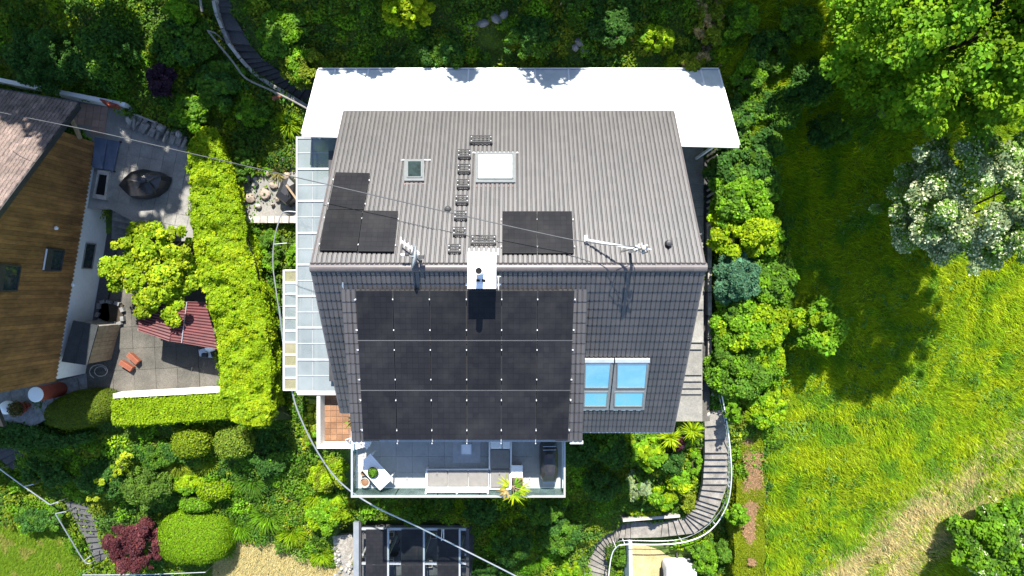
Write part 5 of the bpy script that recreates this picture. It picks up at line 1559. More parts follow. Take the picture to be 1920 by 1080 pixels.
# white trailer on the dry pad
pad = put('gravel_pad', MB().slab(PP([(1185, 1013), (1290, 1018), (1320, 1040), (1330, 1110), (1186, 1110)], 36.75), .3), mat('dry_gravel', (0.42, 0.34, 0.19), (0.32, 0.245, 0.11), rough=1.0, scale=1.3, fine=(30, .25), bump=.5), kind='structure')
root = thing('white_trailer', 'small white trailer with rounded corners at the bottom edge by the stairs', 'trailer', P(1278, 1075, 36.6))
c = P(1278.5, 1090, 35.4)
rings = [sup((c.x, c.y, H - 36.5), .78, .80, .3, 64), sup((c.x, c.y, H - 35.5), .79, .80, .3, 64), sup((c.x, c.y, H - 35.38), .765, .77, .32, 64), sup((c.x, c.y, H - 35.34), .68, .69, .35, 64), sup((c.x, c.y, H - 35.31), .3, .3, .5, 64)]
put('body', loft(MB(), rings), M['white_metal'], root, smooth=False)
for sx in (-.78, .78):
    put('wheel', MB().cyl((c.x + sx - .08, c.y, H - 36.45), (c.x + sx + .08, c.y, H - 36.45), .28, 18), M['black'], root)
put('drawbar', MB().bar((c.x, c.y + .7, H - 36.4), (c.x, c.y + 1.1, H - 36.45), .08, .06), M['dark_metal'], root)
# ------------------------------------------------------------------ plants
def unit(a):
    return a / (np.linalg.norm(a, axis=1, keepdims=True) + 1e-9)
def rdirs(n):
    return unit(rng.normal(size=(n, 3)))
def leafq(C, N, L, W, aim=None):
    """pointed leaves (rhombs), slightly creased by their own tilt"""
    n = len(C)
    r = rdirs(n) if aim is None else aim
    T = unit(np.cross(N, r)) if aim is None else unit(r - N * (r * N).sum(1, keepdims=True))
    B = np.cross(N, T)
    q = np.exp(rng.normal(0, .28, n)); L = (np.asarray(L) * q)[:, None]; W = (np.asarray(W) * q * rng.uniform(.75, 1.25, n))[:, None]
    V = np.empty((n, 4, 3))
    V[:, 0] = C - T * L * .5
    V[:, 1] = C + B * W * .5 + T * L * .08
    V[:, 2] = C + T * L * .5
    V[:, 3] = C - B * W * .5 + T * L * .08
    return V
def tint(n, base, var=.22, hue=.12):
    b = np.array(base)[None, :] if np.ndim(base) == 1 else np.asarray(base)
    v = np.exp(rng.normal(0, var, (n, 1)))
    h = rng.normal(0, hue, n)
    c = b * v
    c = c * np.stack([1 + h, 1 + h * .25, 1 - h * .6], 1)
    return np.clip(c, 0.003, .9)
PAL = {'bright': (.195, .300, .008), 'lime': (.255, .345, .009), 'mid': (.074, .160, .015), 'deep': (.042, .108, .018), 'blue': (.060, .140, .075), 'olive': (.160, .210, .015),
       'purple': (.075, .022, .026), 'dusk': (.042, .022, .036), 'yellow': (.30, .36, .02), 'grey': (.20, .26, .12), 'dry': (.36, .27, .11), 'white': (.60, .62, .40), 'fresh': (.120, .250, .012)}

def foliage(root, C, N, L, W, base, m='leaf', var=.22, name='foliage', aim=None, hue=.12):
    return put_raw(name, leafq(C, N, L, W, aim), 4, M[m], tint(len(C), base, var, hue), root)

def GT(px, py, h):
    """the point h above the ground that is seen at this pixel"""
    d = 31.0
    for _ in range(14):
        q = P(px, py, d)
        d = .5 * d + .5 * (H - float(gz(q.x, q.y)[0]) - h)
    return P(px, py, d)

def trunk_mesh(base, crown, R, r0, nlimb, seed):
    rr = random.Random(seed)
    mb = MB()
    fork = base.lerp(crown, .55)
    mb.tube([base - Vector((0, 0, .3)), base.lerp(fork, .5) + Vector((rr.uniform(-.1, .1), rr.uniform(-.1, .1), 0)), fork], [r0 * 1.25, r0, r0 * .8], 9)
    for k in range(nlimb):
        a = 2 * PI * k / nlimb + rr.uniform(-.4, .4)
        e = crown + Vector((math.cos(a) * R[0] * .7, math.sin(a) * R[1] * .7, rr.uniform(-.2, .6) * R[2]))
        mid = fork.lerp(e, .5) + Vector((0, 0, R[2] * .15))
        mb.tube([fork.lerp(base, rr.uniform(0, .25)), mid, e], [r0 * .5, r0 * .3, r0 * .08], 6)
        for j in range(2):
            e2 = mid.lerp(e, .4) + Vector((rr.uniform(-.4, .4) * R[0], rr.uniform(-.4, .4) * R[1], rr.uniform(0, .5) * R[2]))
            mb.tube([mid, e2], [r0 * .22, r0 * .05], 5)
    return mb

def crown_pts(c, R, n, nclump, cr, seed=0, low=-.5, flat_=.75, inner=.42):
    g = np.random.default_rng(seed)
    c = np.array(c); R = np.array(R)
    d = unit(g.normal(size=(nclump * 3, 3)))
    d = d[d[:, 2] > low][:nclump]
    k = len(d)
    rad = g.uniform(inner, 1.0, k) ** .7
    cc = c + d * R * rad[:, None]
    rr_ = cr * g.uniform(.5, 1.3, k)
    far_ = g.uniform(0, 1, k) > .76
    rad = np.where(far_, rad * 1.18, rad); rr_ = np.where(far_, rr_ * .7, rr_)
    cc = c + d * R * rad[:, None]
    w = rr_ ** 2; w = w / w.sum()
    i = g.choice(k, n, p=w)
    e = unit(g.normal(size=(n, 3)))
    u = g.uniform(0, 1, n) ** (1 / 2.6)
    C = cc[i] + e * (rr_[i] * u)[:, None] * np.array([1, 1, flat_])
    N = unit(e * .7 + np.array([0, 0, .8]) + g.normal(size=(n, 3)) * .45)
    shade = np.exp(g.normal(0, .13, k))[i]
    return C, N, shade[:, None]

def crown_thing(name, label, cat, top, R, base, pal, n, leaf=(.12, .08), nclump=40, cr=.5, m='leaf', trunk=.06, limbs=5, seed=1, group=None, low=-.5, var=.22, mix=None, stem='stem', inner=.42):
    c = Vector((top.x, top.y, top.z - R[2]))
    root = thing(name, label, cat, base, group)
    put('trunk' if 'tree' in name or 'maple' in name else stem, trunk_mesh(Vector(base), c, R, trunk, limbs, seed), M['bark'], root)
    C, N, s = crown_pts(c, R, n, nclump, cr, seed, low, inner=inner)
    b = np.array(pal)[None, :] * s
    if mix is not None:
        k = vnoise(C[:, 0] * 1.3 + C[:, 2], C[:, 1] * 1.3, .5, seed)[:, None]
        b = np.where(k > .55, np.array(mix)[None, :] * s, b)
    foliage(root, C, N, leaf[0], leaf[1], b, m, var, 'crown' if 'tree' in name else 'foliage')
    return root, c

def shrub(label, px, py, rx, ry, h, pal, n=4000, leaf=(.11, .07), name='shrub', cat='shrub', seed=None, m='leaf', cr=None, mix=None, nclump=54, group=None, var=.26, rz=None):
    n = int(n * 1.15)
    top = GT(px, py, h)
    d = H - top.z
    R = (rx * d / F, ry * d / F, rz or max(.25, min(h * .55, 1.4)))
    base = Vector((top.x, top.y, float(gz(top.x, top.y)[0])))
    seed = seed or int(px * 7 + py)
    return crown_thing(name, label, cat, top, (R[0] * .95, R[1] * .95, R[2] * .9), base, PAL[pal] if isinstance(pal, str) else pal, n, leaf, nclump, cr or min(R[0], R[1]) * .30, m, .035, 4, seed, group, -.2, var, PAL[mix] if mix else None)

def trimmed(label, px, py, rx, ry, h, pal, n=7000, leaf=(.07, .035), name='topiary', cat='topiary', ex=1.0, rot=0.0, rz=None, m='leaf', jit=.03, seed=3, group=None, rough=.35):
    """clipped shape: leaves on a closed surface, dense twigs inside"""
    top = GT(px, py, h); d = H - top.z
    a, b, c_ = rx * d / F, ry * d / F, rz or h * .6
    ctr = np.array([top.x, top.y, top.z - c_])
    base = Vector((top.x, top.y, float(gz(top.x, top.y)[0])))
    root = thing(name, label, cat, base, group)
    D = rdirs(n); D = D[D[:, 2] > -.75]
    q = (np.abs(D) ** (2 / ex)).sum(1) ** (-ex / 2) if ex != 1.0 else np.ones(len(D))
    S = D * q[:, None]
    cr_, sr_ = math.cos(rot), math.sin(rot)
    L = S * np.array([a, b, c_])
    Nn = unit(np.sign(D) * np.abs(S) ** (2 / ex - 1) / np.array([a, b, c_]))
    wob = (vnoise(D[:, 0] * 3 + 5, D[:, 1] * 3 + D[:, 2] * 2, .5, seed) - .5) * .06
    L = L * (1 + wob[:, None])
    rotm = np.array([[cr_, -sr_, 0], [sr_, cr_, 0], [0, 0, 1]])
    C = ctr + L @ rotm.T + rng.normal(0, jit, (len(L), 3))
    Nn = unit(Nn @ rotm.T + rng.normal(0, rough, (len(L), 3)))
    foliage(root, C, Nn, leaf[0], leaf[1], PAL[pal] if isinstance(pal, str) else pal, m, .2)
    mb = MB(); rings = []
    for i in range(9):
        t_ = PI * (.02 + .80 * i / 8)
        zz = math.cos(PI - t_ - .5) if False else -math.cos(.55 + (PI - .57) * i / 8)
        rr_ = math.sqrt(max(0.0004, 1 - zz * zz))
        ring = []
        for k in range(20):
            an = 2 * PI * k / 20
            v = np.array([math.cos(an) * rr_, math.sin(an) * rr_, zz])
            qq = (np.abs(v) ** (2 / ex)).sum() ** (-ex / 2)
            p = ctr + (v * qq * np.array([a, b, c_]) * .955) @ rotm.T
            ring.append(Vector(p))
        rings.append(ring)
    put('twigs', loft(mb, rings), M['twig'], root)
    put('stem', MB().tube([base - Vector((0, 0, .2)), Vector((base.x, base.y, top.z - c_))], .05, 7), M['bark'], root)
    return root

def hedge(label, pxs, d, bottom, pal, dens=330, leaf=(.13, .085), bump=.14, m='leaf', name='hedge', var=.2, mix=None, nmix=.55, side=1.0, tilt=None, lean=0.0):
    """clipped hedge over an outline: leafy top and sides, twigs inside"""
    pts = [P(x, y, d if tilt is None else tilt(x, y)) for x, y in pxs]
    poly = [(p.x, p.y) for p in pts]
    # height of the top at any place: nearest outline points blended
    pa = np.array([[p.x, p.y, p.z] for p in pts])
    def ztop(x, y):
        if tilt is None: return np.full(x.shape, pts[0].z)
        w = 1 / (((x[:, None] - pa[None, :, 0]) ** 2 + (y[:, None] - pa[None, :, 1]) ** 2) + .05) ** 1.5
        return (w * pa[None, :, 2]).sum(1) / w.sum(1)
    area = abs(sum(poly[i][0] * poly[(i + 1) % len(poly)][1] - poly[(i + 1) % len(poly)][0] * poly[i][1] for i in range(len(poly)))) / 2
    x0, x1 = pa[:, 0].min(), pa[:, 0].max(); y0, y1 = pa[:, 1].min(), pa[:, 1].max()
    n = int(dens * (x1 - x0) * (y1 - y0))
    x = rng.uniform(x0, x1, n); y = rng.uniform(y0, y1, n)
    k = inpoly(x, y, poly) & (rng.uniform(0, 1, n) < .72 + .9 * vnoise(x, y, .2, 12)); x, y = x[k], y[k]
    wob = (vnoise(x, y, .45, 5) - .5) * bump * 1.6 + (vnoise(x, y, .16, 6) - .5) * bump
    C = np.stack([x, y, ztop(x, y) + wob + rng.normal(0, .025, len(x))], 1)
    eps = .06
    gx_ = ((vnoise(x + eps, y, .45, 5) - vnoise(x - eps, y, .45, 5)) * bump * 1.6) / (2 * eps)
    gy_ = ((vnoise(x, y + eps, .45, 5) - vnoise(x, y - eps, .45, 5)) * bump * 1.6) / (2 * eps)
    N = unit(np.stack([-gx_, -gy_, np.ones(len(x))], 1) + rng.normal(0, .42, (len(x), 3)))
    Cs, Ns = [C], [N]
    zb = H - bottom
    cen = pa.mean(0)
    for i in range(len(pts)):
        a, b = pa[i], pa[(i + 1) % len(pts)]
        ln = np.linalg.norm((b - a)[:2])
        if ln < .02: continue
        ns = int(dens * .8 * side * ln * max(.2, (a[2] - zb)))
        t_ = rng.uniform(0, 1, ns)[:, None]
        p = a + (b - a) * t_
        fr_ = rng.uniform(0, 1, ns)
        p[:, 2] = zb + (p[:, 2] - zb) * fr_
        nn = np.array([(b - a)[1], -(b - a)[0], 0]); nn /= np.linalg.norm(nn)
        mid = (a + b) / 2 + nn * .05
        if bool(inpoly(np.array([mid[0]]), np.array([mid[1]]), poly)[0]): nn = -nn
        p[:, :2] += nn[:2] * (-(1 - fr_) * lean + rng.normal(0.0, .05, ns) + (vnoise(p[:, 0] * 2 + p[:, 1], p[:, 2], .4, 9) - .5) * bump * 1.6)[:, None]
        Cs.append(p); Ns.append(unit(nn + np.array([0, 0, .55]) + rng.normal(0, .45, (ns, 3))))
    C = np.concatenate(Cs); N = np.concatenate(Ns)
    root = thing(name, label, 'hedge', (cen[0], cen[1], zb))
    b = np.tile(np.array(PAL[pal] if isinstance(pal, str) else pal), (len(C), 1))
    if mix is not None:
        kk = vnoise(C[:, 0], C[:, 1], .6, 21) * .6 + vnoise(C[:, 0], C[:, 1], .2, 22) * .4
        b[kk > nmix] = np.array(PAL[mix])
    foliage(root, C, N, leaf[0], leaf[1], b, m, var)
    cx, cy = cen[0], cen[1]
    ins = []
    for p in pa:
        v = np.array([cx - p[0], cy - p[1]]); 
        ins.append(Vector((p[0] + v[0] * .02, p[1] + v[1] * .02, p[2] - .24)))
    low = []
    nv = len(ins)
    for i in range(nv):
        t_ = (ins[(i + 1) % nv] - ins[i - 1]); q = Vector((-t_.y, t_.x, 0)).normalized() * .05
        if not bool(inpoly(np.array([ins[i].x + q.x]), np.array([ins[i].y + q.y]), poly)[0]): q = -q
        low.append(Vector((ins[i].x, ins[i].y, zb - .1)) + q.normalized() * (lean + .05))
    put('twigs', MB().hexa(ins, low), M['twig'], root)
    return root

def blades(root, base, n, length, width, pal, spread=1.0, up=.7, droop=.5, m='grass', name='leaf_blade', var=.25, arc=(0, 2 * PI), r0=.05):
    """long arching leaves from one foot, three pieces each"""
    a = rng.uniform(arc[0], arc[1], n); e = rng.uniform(.15, 1.2, n) * spread
    L = length * rng.uniform(.6, 1.15, n)
    hx, hy = np.cos(a), np.sin(a)
    b = np.array(base) + np.stack([hx * r0 * rng.uniform(0, 1, n), hy * r0 * rng.uniform(0, 1, n), np.zeros(n)], 1)
    side = np.stack([-hy, hx, np.zeros(n)], 1)
    V = []
    prev = None
    w = width * rng.uniform(.7, 1.2, n)
    pos = []
    for t_ in (0, .35, .7, 1.0):
        out = np.sin(np.clip(e, 0, 1.45)) * t_ * L
        zz = np.cos(np.clip(e, 0, 1.45)) * t_ * L * up * 1.3 - droop * L * t_ * t_ * .6
        pos.append(b + np.stack([hx * out, hy * out, zz + .02], 1))
    ws = [.7, 1.0, .8, .06]
    for i in range(3):
        A, B = pos[i], pos[i + 1]
        V.append(np.stack([A - side * (w * ws[i] / 2)[:, None], A + side * (w * ws[i] / 2)[:, None], B + side * (w * ws[i + 1] / 2)[:, None], B - side * (w * ws[i + 1] / 2)[:, None]], 1))
    col = tint(n, PAL[pal] if isinstance(pal, str) else pal, var)
    return put_raw(name, np.concatenate(V), 4, M[m], np.concatenate([col] * 3), root)

def tuft(label, px, py, length, n, pal='fresh', h=.1, width=.03, name='grass_clump', cat='grass clump', up=.8, droop=.7, spread=1.0, group=None):
    p = GT(px, py, h)
    root = thing(name, label, cat, (p.x, p.y, p.z - h), group)
    blades(root, (p.x, p.y, p.z - h), n, length, width, pal, spread, up, droop, r0=length * .25)
    return root

# ---- hedges
HL = [(356, 262), (368, 250), (384, 243), (398, 240), (410, 262), (421, 298), (432, 345), (446, 400), (462, 455), (478, 505), (490, 560), (500, 610), (507, 660), (508, 720), (506, 770), (494, 798), (462, 797), (437, 786),
      (420, 757), (415, 715), (412, 665), (404, 620), (392, 570), (378, 520), (366, 470), (360, 420), (357, 360), (354, 310)]
hedge('tall sunlit yellow-green leafy hedge dividing the two gardens', HL, 28.4, 31.6, 'bright', 1700, (.095, .058), .24, 'glossleaf', mix='lime', nmix=.60, var=.2, lean=.5)
hedge('clipped lower hedge along the white garden wall', [(209, 752), (300, 748), (415, 739), (424, 760), (424, 784), (350, 790), (280, 795), (212, 797)], 30.3, 32.8, 'bright', 1600, (.075, .042), .09, 'glossleaf')
hedge('shaded low hedge below the clipped dome at the left edge', [(-40, 786), (60, 800), (110, 820), (160, 812), (166, 826), (120, 838), (50, 841), (-40, 838)], 31.0, 33.0, 'deep', 520, (.12, .08), .1, 'glossleaf')
trimmed('large clipped egg-shaped dome of dark green yew beside the patio wall', 134, 773, 73, 36, 1.6, (.085, .125, .008), 34000, (.055, .022), rot=.20, ex=.92, rz=1.0, m='needle', jit=.018)
trimmed('big round bright green clipped bush next to the purple maple', 351, 1017, 70, 53, 1.7, (.115, .215, .006), 52000, (.09, .032), ex=.72, rz=1.25, m='needle', jit=.025)
trimmed('square clipped yellow-green box bush, left one of two', 346, 835, 33, 27, 1.5, (.175, .245, .014), 9000, (.09, .05), ex=.78, rz=.9, rough=.55, jit=.05)
trimmed('square clipped yellow-green box bush, right one of two', 427, 836, 33, 28, 1.5, (.165, .235, .025), 9000, (.09, .05), ex=.82, rz=.9, rough=.6, jit=.06, seed=8)
trimmed('small clipped bush just above the big round one', 360, 950, 31, 14, 1.1, 'fresh', 4500, (.08, .05), ex=.7, rz=.7, rough=.45)
trimmed('small yellow-green clipped bush above right of the big round one', 394, 926, 28, 16, 1.1, 'bright', 4000, (.09, .06), ex=.8, rz=.6, rough=.55, jit=.05)
def emb_t(x, y): return 32.2 + (y - 745) / 335 * 3.0
hedge('long mossy clipped hedge with a bare brown strip beside the meadow', [(1378, 760), (1392, 745), (1416, 742), (1426, 800), (1432, 900), (1433, 1000), (1430, 1100), (1378, 1100), (1374, 1000), (1380, 900), (1380, 820)], 32.2, 37.0, (.17, .215, .008), 2600, (.06, .034), .05, 'leaf', 'clipped_hedge', var=.18, tilt=emb_t, side=.5)
# bare brown twigs lying along its top
tx = []
for i in range(11000):
    y = rnd.uniform(752, 1060); cxm = 1406 + 4 * math.sin(y * .03) + (3 if y > 850 else 0)
    wdt = (11 + 4 * math.sin(y * .021 + 1) + 3 * math.sin(y * .09)) * (1 if y < 960 else .7)
    x = cxm + rnd.gauss(0, .5) * wdt
    d = emb_t(x, y) - .17
    p = P(x, y, d)
    tx.append((p.x, p.y, p.z))
tx = np.array(tx)
NN = unit(np.array([0, 0, 1.0]) + rng.normal(0, .25, (len(tx), 3)))
put_raw('bare_twigs', leafq(tx, NN, .12, .035), 4, M['leaf'], tint(len(tx), (.30, .185, .10), .25, .08), bpy.data.objects['clipped_hedge'])

# ---- trees
r_, c_ = crown_thing('broadleaf_tree', 'huge leafy green tree filling the top right corner', 'tree', Vector((15.6, 9.8, H - 18.8)), (4.4, 4.1, 4.1), (16.2, 7.6, float(gz(16.2, 7.6)[0])), PAL['fresh'], 170000, (.13, .10), 420, .74, 'leaf', .22, 9, 4, low=-.85, mix=(.16, .28, .009), inner=.5)
r_, c_ = crown_thing('blossom_tree', 'tree covered in white blossom at the right edge of the meadow', 'tree', Vector((17.3, 3.2, H - 22.3)), (3.2, 2.3, 2.9), (18.0, 2.2, float(gz(18.0, 2.2)[0])), (.15, .255, .04), 50000, (.12, .065), 230, .42, 'leaf', .12, 7, 15, low=-.6, mix=PAL['grey'])
C, N, s = crown_pts(c_, (3.25, 2.35, 2.95), 24000, 230, .42, 15, -.6)
k = vnoise(C[:, 0], C[:, 1] + C[:, 2], .5, 40) > .18
foliage(r_, C[k], N[k], .072, .06, PAL['white'], 'petal', .10, 'blossom', hue=.03)
pm = P(268, 504, 27.6)
crown_thing('yellow_maple_tree', 'yellow-green maple tree on the patio over the red canopy', 'tree', pm, (2.05, 1.95, .95), (pm.x + .5, pm.y + .1, H - 31.1), (.20, .30, .012), 22000, (.125, .10), 90, .38, 'leaf', .09, 7, 33, low=-.35, mix=(.27, .345, .014), inner=.3)
pm = GT(237, 1033, 2.0)
crown_thing('purple_maple_tree', 'dark purple-red Japanese maple at the bottom left', 'tree', pm, (1.45, 1.15, .9), (pm.x, pm.y, pm.z - 2.0), PAL['purple'], 20000, (.085, .06), 60, .34, 'leaf', .06, 6, 51, low=-.35, mix=(.115, .036, .040), inner=.3)
pm = GT(1553, 612, 2.6)
crown_thing('young_tree', 'small light green tree standing alone in the meadow', 'tree', pm, (.95, 1.15, 1.0), (pm.x - .1, pm.y + .1, pm.z - 2.6), PAL['fresh'], 7500, (.13, .09), 26, .38, 'leaf', .05, 5, 61, low=-.6, mix=PAL['bright'])
pm = GT(1918, 1042, 3.2)
r_, c_ = crown_thing('flowering_tree', 'green tree with white flower clusters in the bottom right corner', 'tree', pm, (2.3, 2.0, 1.4), (pm.x - .4, pm.y + .3, pm.z - 3.2), PAL['fresh'], 30000, (.16, .11), 60, .6, 'leaf', .1, 6, 71, low=-.4, mix=PAL['mid'])
C, N, s = crown_pts(c_, (2.55, 2.25, 1.55), 11000, 60, .6, 71, -.1)
k = (vnoise(C[:, 0], C[:, 1], .35, 43) > .72) & (C[:, 2] > c_.z + .2)
foliage(r_, C[k], N[k], .10, .07, PAL['white'], 'petal', .10, 'blossom', hue=.03)
# trees uphill, just outside the picture, whose shade falls into it
UPH = [(-15.3, 15.2, 10.7, 2.8), (-20.3, 15.6, 12.6, 2.8), (-11.2, 16.2, 15.8, 2.5), (-6.2, 16.6, 17.5, 2.0), (-2.3, 16.4, 18.4, 2.4), (2.4, 16.6, 17.9, 2.4), (6.2, 17.0, 18.9, 2.0), (8.9, 16.2, 16.4, 1.2), (11.4, 17.6, 16.6, 1.5), (-25, 15.0, 13, 3.0)]
for i, (x, y, dt, r) in enumerate(UPH):
    zb = float(gz(x, y)[0])
    hh = min(5.5, (H - dt - zb) * .42)
    crown_thing('uphill_tree', 'tall leafy tree standing uphill beyond the top edge', 'tree', Vector((x, y, H - dt)), (r, r * .9, hh), (x, y, zb), PAL['mid'], 5200, (.42, .30), 46, .8, 'leaf', .18, 6, 200 + i, 'trees uphill beyond the top edge', low=-.8)

# ---- bushes along the house passage
for args in (('dark green leafy bush at the top of the bush row right of the canopy', 1402, 300, 60, 52, 1.6, 'deep', 12000, (.13, .09), 'mid'),
             ('bright green bush in the bush row, level with the roof ridge panels', 1406, 368, 60, 56, 2.2, 'fresh', 14000, (.13, .09), 'mid'),
             ('yellow-green bush in the bush row right of the ridge end', 1410, 436, 58, 54, 2.3, 'bright', 13000, (.12, .085), 'lime'),
             ('blue-green conifer-like bush in the bush row right of the front roof slope', 1392, 520, 46, 62, 2.2, 'blue', 14000, (.10, .055), None),
             ('fresh green bush reaching into the meadow beside the blue-green one', 1446, 520, 50, 66, 1.9, 'fresh', 12000, (.13, .09), 'mid'),
             ('wide leafy bush below the blue-green one', 1414, 610, 70, 62, 1.9, 'fresh', 15000, (.13, .09), 'bright'),
             ('dense green bush next to the head of the garden stairs', 1396, 700, 56, 56, 1.8, 'fresh', 13000, (.11, .075), 'mid'),
             ('light green bush at the lower end of the bush row by the meadow', 1444, 755, 38, 52, 1.2, 'bright', 8000, (.13, .09), 'fresh'),
             ('dark shaded bush beside the right end of the white canopy', 1390, 215, 34, 40, .9, 'deep', 5500, (.12, .08), 'mid'),
             ('leafy bush filling the row between the top and second bush', 1436, 338, 40, 44, 1.7, 'fresh', 8000, (.12, .08), 'mid'),
             ('slender bush on the house side of the row at ridge height', 1368, 410, 26, 50, 1.8, 'fresh', 6500, (.11, .075), 'bright'),
             ('light green bush on the meadow side, above the fresh one', 1446, 440, 36, 46, 1.8, 'fresh', 8000, (.12, .08), 'bright'),
             ('low bush between the blue-green one and the wide leafy one', 1394, 580, 44, 36, 1.7, 'fresh', 8000, (.11, .075), 'mid'),
             ('bush on the meadow side of the row near its lower end', 1446, 670, 40, 52, 1.5, 'fresh', 8500, (.12, .08), 'bright'),
             ('slender bush at the timber edge beside the lower passage', 1364, 650, 22, 56, 1.4, 'mid', 6000, (.11, .075), 'fresh'),
             ('small bush growing at the upper end of the mossy hedge', 1388, 782, 12, 20, 2.6, 'fresh', 1600, (.11, .08), None),
             ('small bush growing on the lower part of the mossy hedge', 1394, 978, 20, 18, 2.4, 'fresh', 2200, (.12, .08), None)):
    lab, x, y, rx, ry, h, pal, n, lf, mix = args
    shrub(lab, x, y, rx, ry, h, pal, n, lf, mix=mix)
for i, (x, y, rx, ry, pal, mx_) in enumerate(((1395, 30, 34, 36, 'mid', 'fresh'), (1450, 90, 40, 40, 'mid', 'deep'), (1408, 140, 30, 36, 'fresh', 'mid'), (1510, 40, 44, 36, 'mid', 'fresh'), (1530, 150, 44, 44, 'deep', 'mid'), (1470, 200, 44, 40, 'deep', 'mid'), (1440, 270, 34, 34, 'mid', 'deep'), (1560, 240, 40, 34, 'deep', 'mid'))):
    shrub(['wild green bush at the top edge, next to the canopy corner slope', 'wild shaded bush below the top edge between canopy and big tree', 'wild bush right of the canopy top right corner', 'wild bush at the top edge left of the big tree', 'dark wild bush under the left side of the big tree', 'dark wild bush in the meadow shade right of the canopy', 'low wild bush at the head of the bush row', 'dark low bush under the lower left edge of the big tree'][i], x, y, rx, ry, .8, pal, 5500, (.13, .06), mix=mx_)
# ---- front garden right
for args in (('bright leafy shrub under the right front eaves', 1222, 858, 30, 34, 1.5, 'fresh', 5000, (.16, .11), 'bright'),
             ('dark shrub between the bright shrubs in the front garden', 1262, 870, 26, 26, 1.0, 'deep', 3000, (.11, .07), None),
             ('white-flowered shrub at the edge of the house shadow', 1200, 916, 24, 30, 1.3, 'mid', 3800, (.11, .07), 'grey'),
             ('light green shrub below the white-flowered one', 1250, 940, 26, 24, 1.4, 'bright', 4000, (.15, .10), 'fresh'),
             ('yellow-green shrub beside the curve of the garden stairs', 1278, 905, 24, 26, 1.2, 'lime', 3400, (.13, .09), 'fresh'),
             ('low green shrub along the stairs in the front garden', 1304, 868, 14, 40, .7, 'fresh', 3200, (.10, .06), 'bright'),
             ('small olive shrub at the inner stair curve', 1296, 944, 18, 18, .7, 'olive', 1800, (.10, .06), None),
             ('low bright cover above the pale retaining wall', 1215, 962, 42, 11, .5, 'lime', 3600, (.09, .06), 'bright'),
             ('rounded green bush beside the white trailer', 1330, 1052, 26, 32, 1.5, 'fresh', 6500, (.10, .065), 'mid'),
             ('darker green bush right of the bush beside the trailer', 1360, 1040, 18, 26, 1.2, 'mid', 3600, (.12, .08), None),
             ('low green shrub inside the curve of the steel handrail', 1290, 1024, 34, 13, .6, 'fresh', 3400, (.09, .06), 'bright'),
             ('small shrub between the two bottom handrails', 1168, 1050, 14, 16, .6, 'mid', 1500, (.12, .08), None),
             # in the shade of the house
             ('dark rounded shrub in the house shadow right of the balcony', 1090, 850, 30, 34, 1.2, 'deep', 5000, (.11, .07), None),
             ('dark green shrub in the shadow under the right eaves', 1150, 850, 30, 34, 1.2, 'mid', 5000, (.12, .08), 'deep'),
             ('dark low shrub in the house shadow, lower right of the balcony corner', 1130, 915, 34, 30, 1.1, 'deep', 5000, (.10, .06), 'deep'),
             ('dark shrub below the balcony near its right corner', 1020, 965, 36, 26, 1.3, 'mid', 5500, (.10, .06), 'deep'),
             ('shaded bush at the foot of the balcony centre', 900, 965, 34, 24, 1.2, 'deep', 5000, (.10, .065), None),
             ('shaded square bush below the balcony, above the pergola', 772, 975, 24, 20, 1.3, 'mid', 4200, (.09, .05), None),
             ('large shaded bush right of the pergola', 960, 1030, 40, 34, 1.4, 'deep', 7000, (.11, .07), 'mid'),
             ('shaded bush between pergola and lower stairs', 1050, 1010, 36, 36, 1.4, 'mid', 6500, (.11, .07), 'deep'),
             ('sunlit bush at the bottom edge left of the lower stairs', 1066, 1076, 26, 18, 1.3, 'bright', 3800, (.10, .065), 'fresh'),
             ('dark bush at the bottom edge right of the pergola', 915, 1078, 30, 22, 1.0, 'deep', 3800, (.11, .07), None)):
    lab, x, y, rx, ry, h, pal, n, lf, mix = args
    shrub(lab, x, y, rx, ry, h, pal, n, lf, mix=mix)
shrub('purple-leaved shrub between the two palm-like plants at the front eaves', 1276, 832, 14, 14, .9, 'purple', 1800, (.10, .06), mix='dusk')
for lab, x, y in (('spiky yellow-green yucca right of the purple-leaved shrub', 1297, 807), ('spiky yellow-green yucca left of the purple-leaved shrub', 1256, 820)):
    p = GT(x, y, 1.0)
    root = thing('yucca', lab, 'yucca', (p.x, p.y, p.z - 1.0))
    put('stem', MB().tube([p - Vector((0, 0, 1.2)), p], .06, 7), M['bark'], root)
    blades(root, p, 130, .65, .045, 'lime', 1.1, .5, .35)
p = P(962, 912, 24.3)
root = thing('fan_palm', 'small fan palm with yellow-green leaves in the planter at the balcony railing', 'palm', (p.x, p.y, ZB + .5))
put('stem', MB().tube([Vector((p.x, p.y, ZB + .45)), p + Vector((.05, -.02, -.2)), p], [.06, .05, .04], 7), M['bark'], root)
for (tx_, ty_, ln, pal) in ((964, 944, .55, 'lime'), (944, 903, .42, 'yellow'), (992, 921, .42, 'yellow'), (938, 928, .4, 'dry'), (968, 905, .4, 'fresh'), (975, 930, .4, 'fresh')):
    hub = p.lerp(P(tx_, ty_, 24.5), .45)
    put('leaf_stalk', MB().tube([p, hub + Vector((0, 0, .08)), hub], .012, 5), M['wood'], root)
    dv = P(tx_, ty_, 24.6) - p
    a = math.atan2(dv.y, dv.x)
    blades(root, hub, 22, ln, .05, pal, 1.6, .25, .25, arc=(a - 1.1, a + 1.1), name='palm_leaf', r0=.01)
p = P(653, 785, 26.4)
root = thing('potted_palm', 'green spiky plant at the roof corner on the terracotta terrace', 'palm', (p.x + .35, p.y, H - 28.0))
put('stem', MB().tube([Vector((p.x + .35, p.y, H - 28.0)), p + Vector((.3, 0, 0))], .05, 7), M['bark'], root)
blades(root, p + Vector((.3, 0, 0)), 40, .55, .05, 'fresh', 1.1, .5, .4)
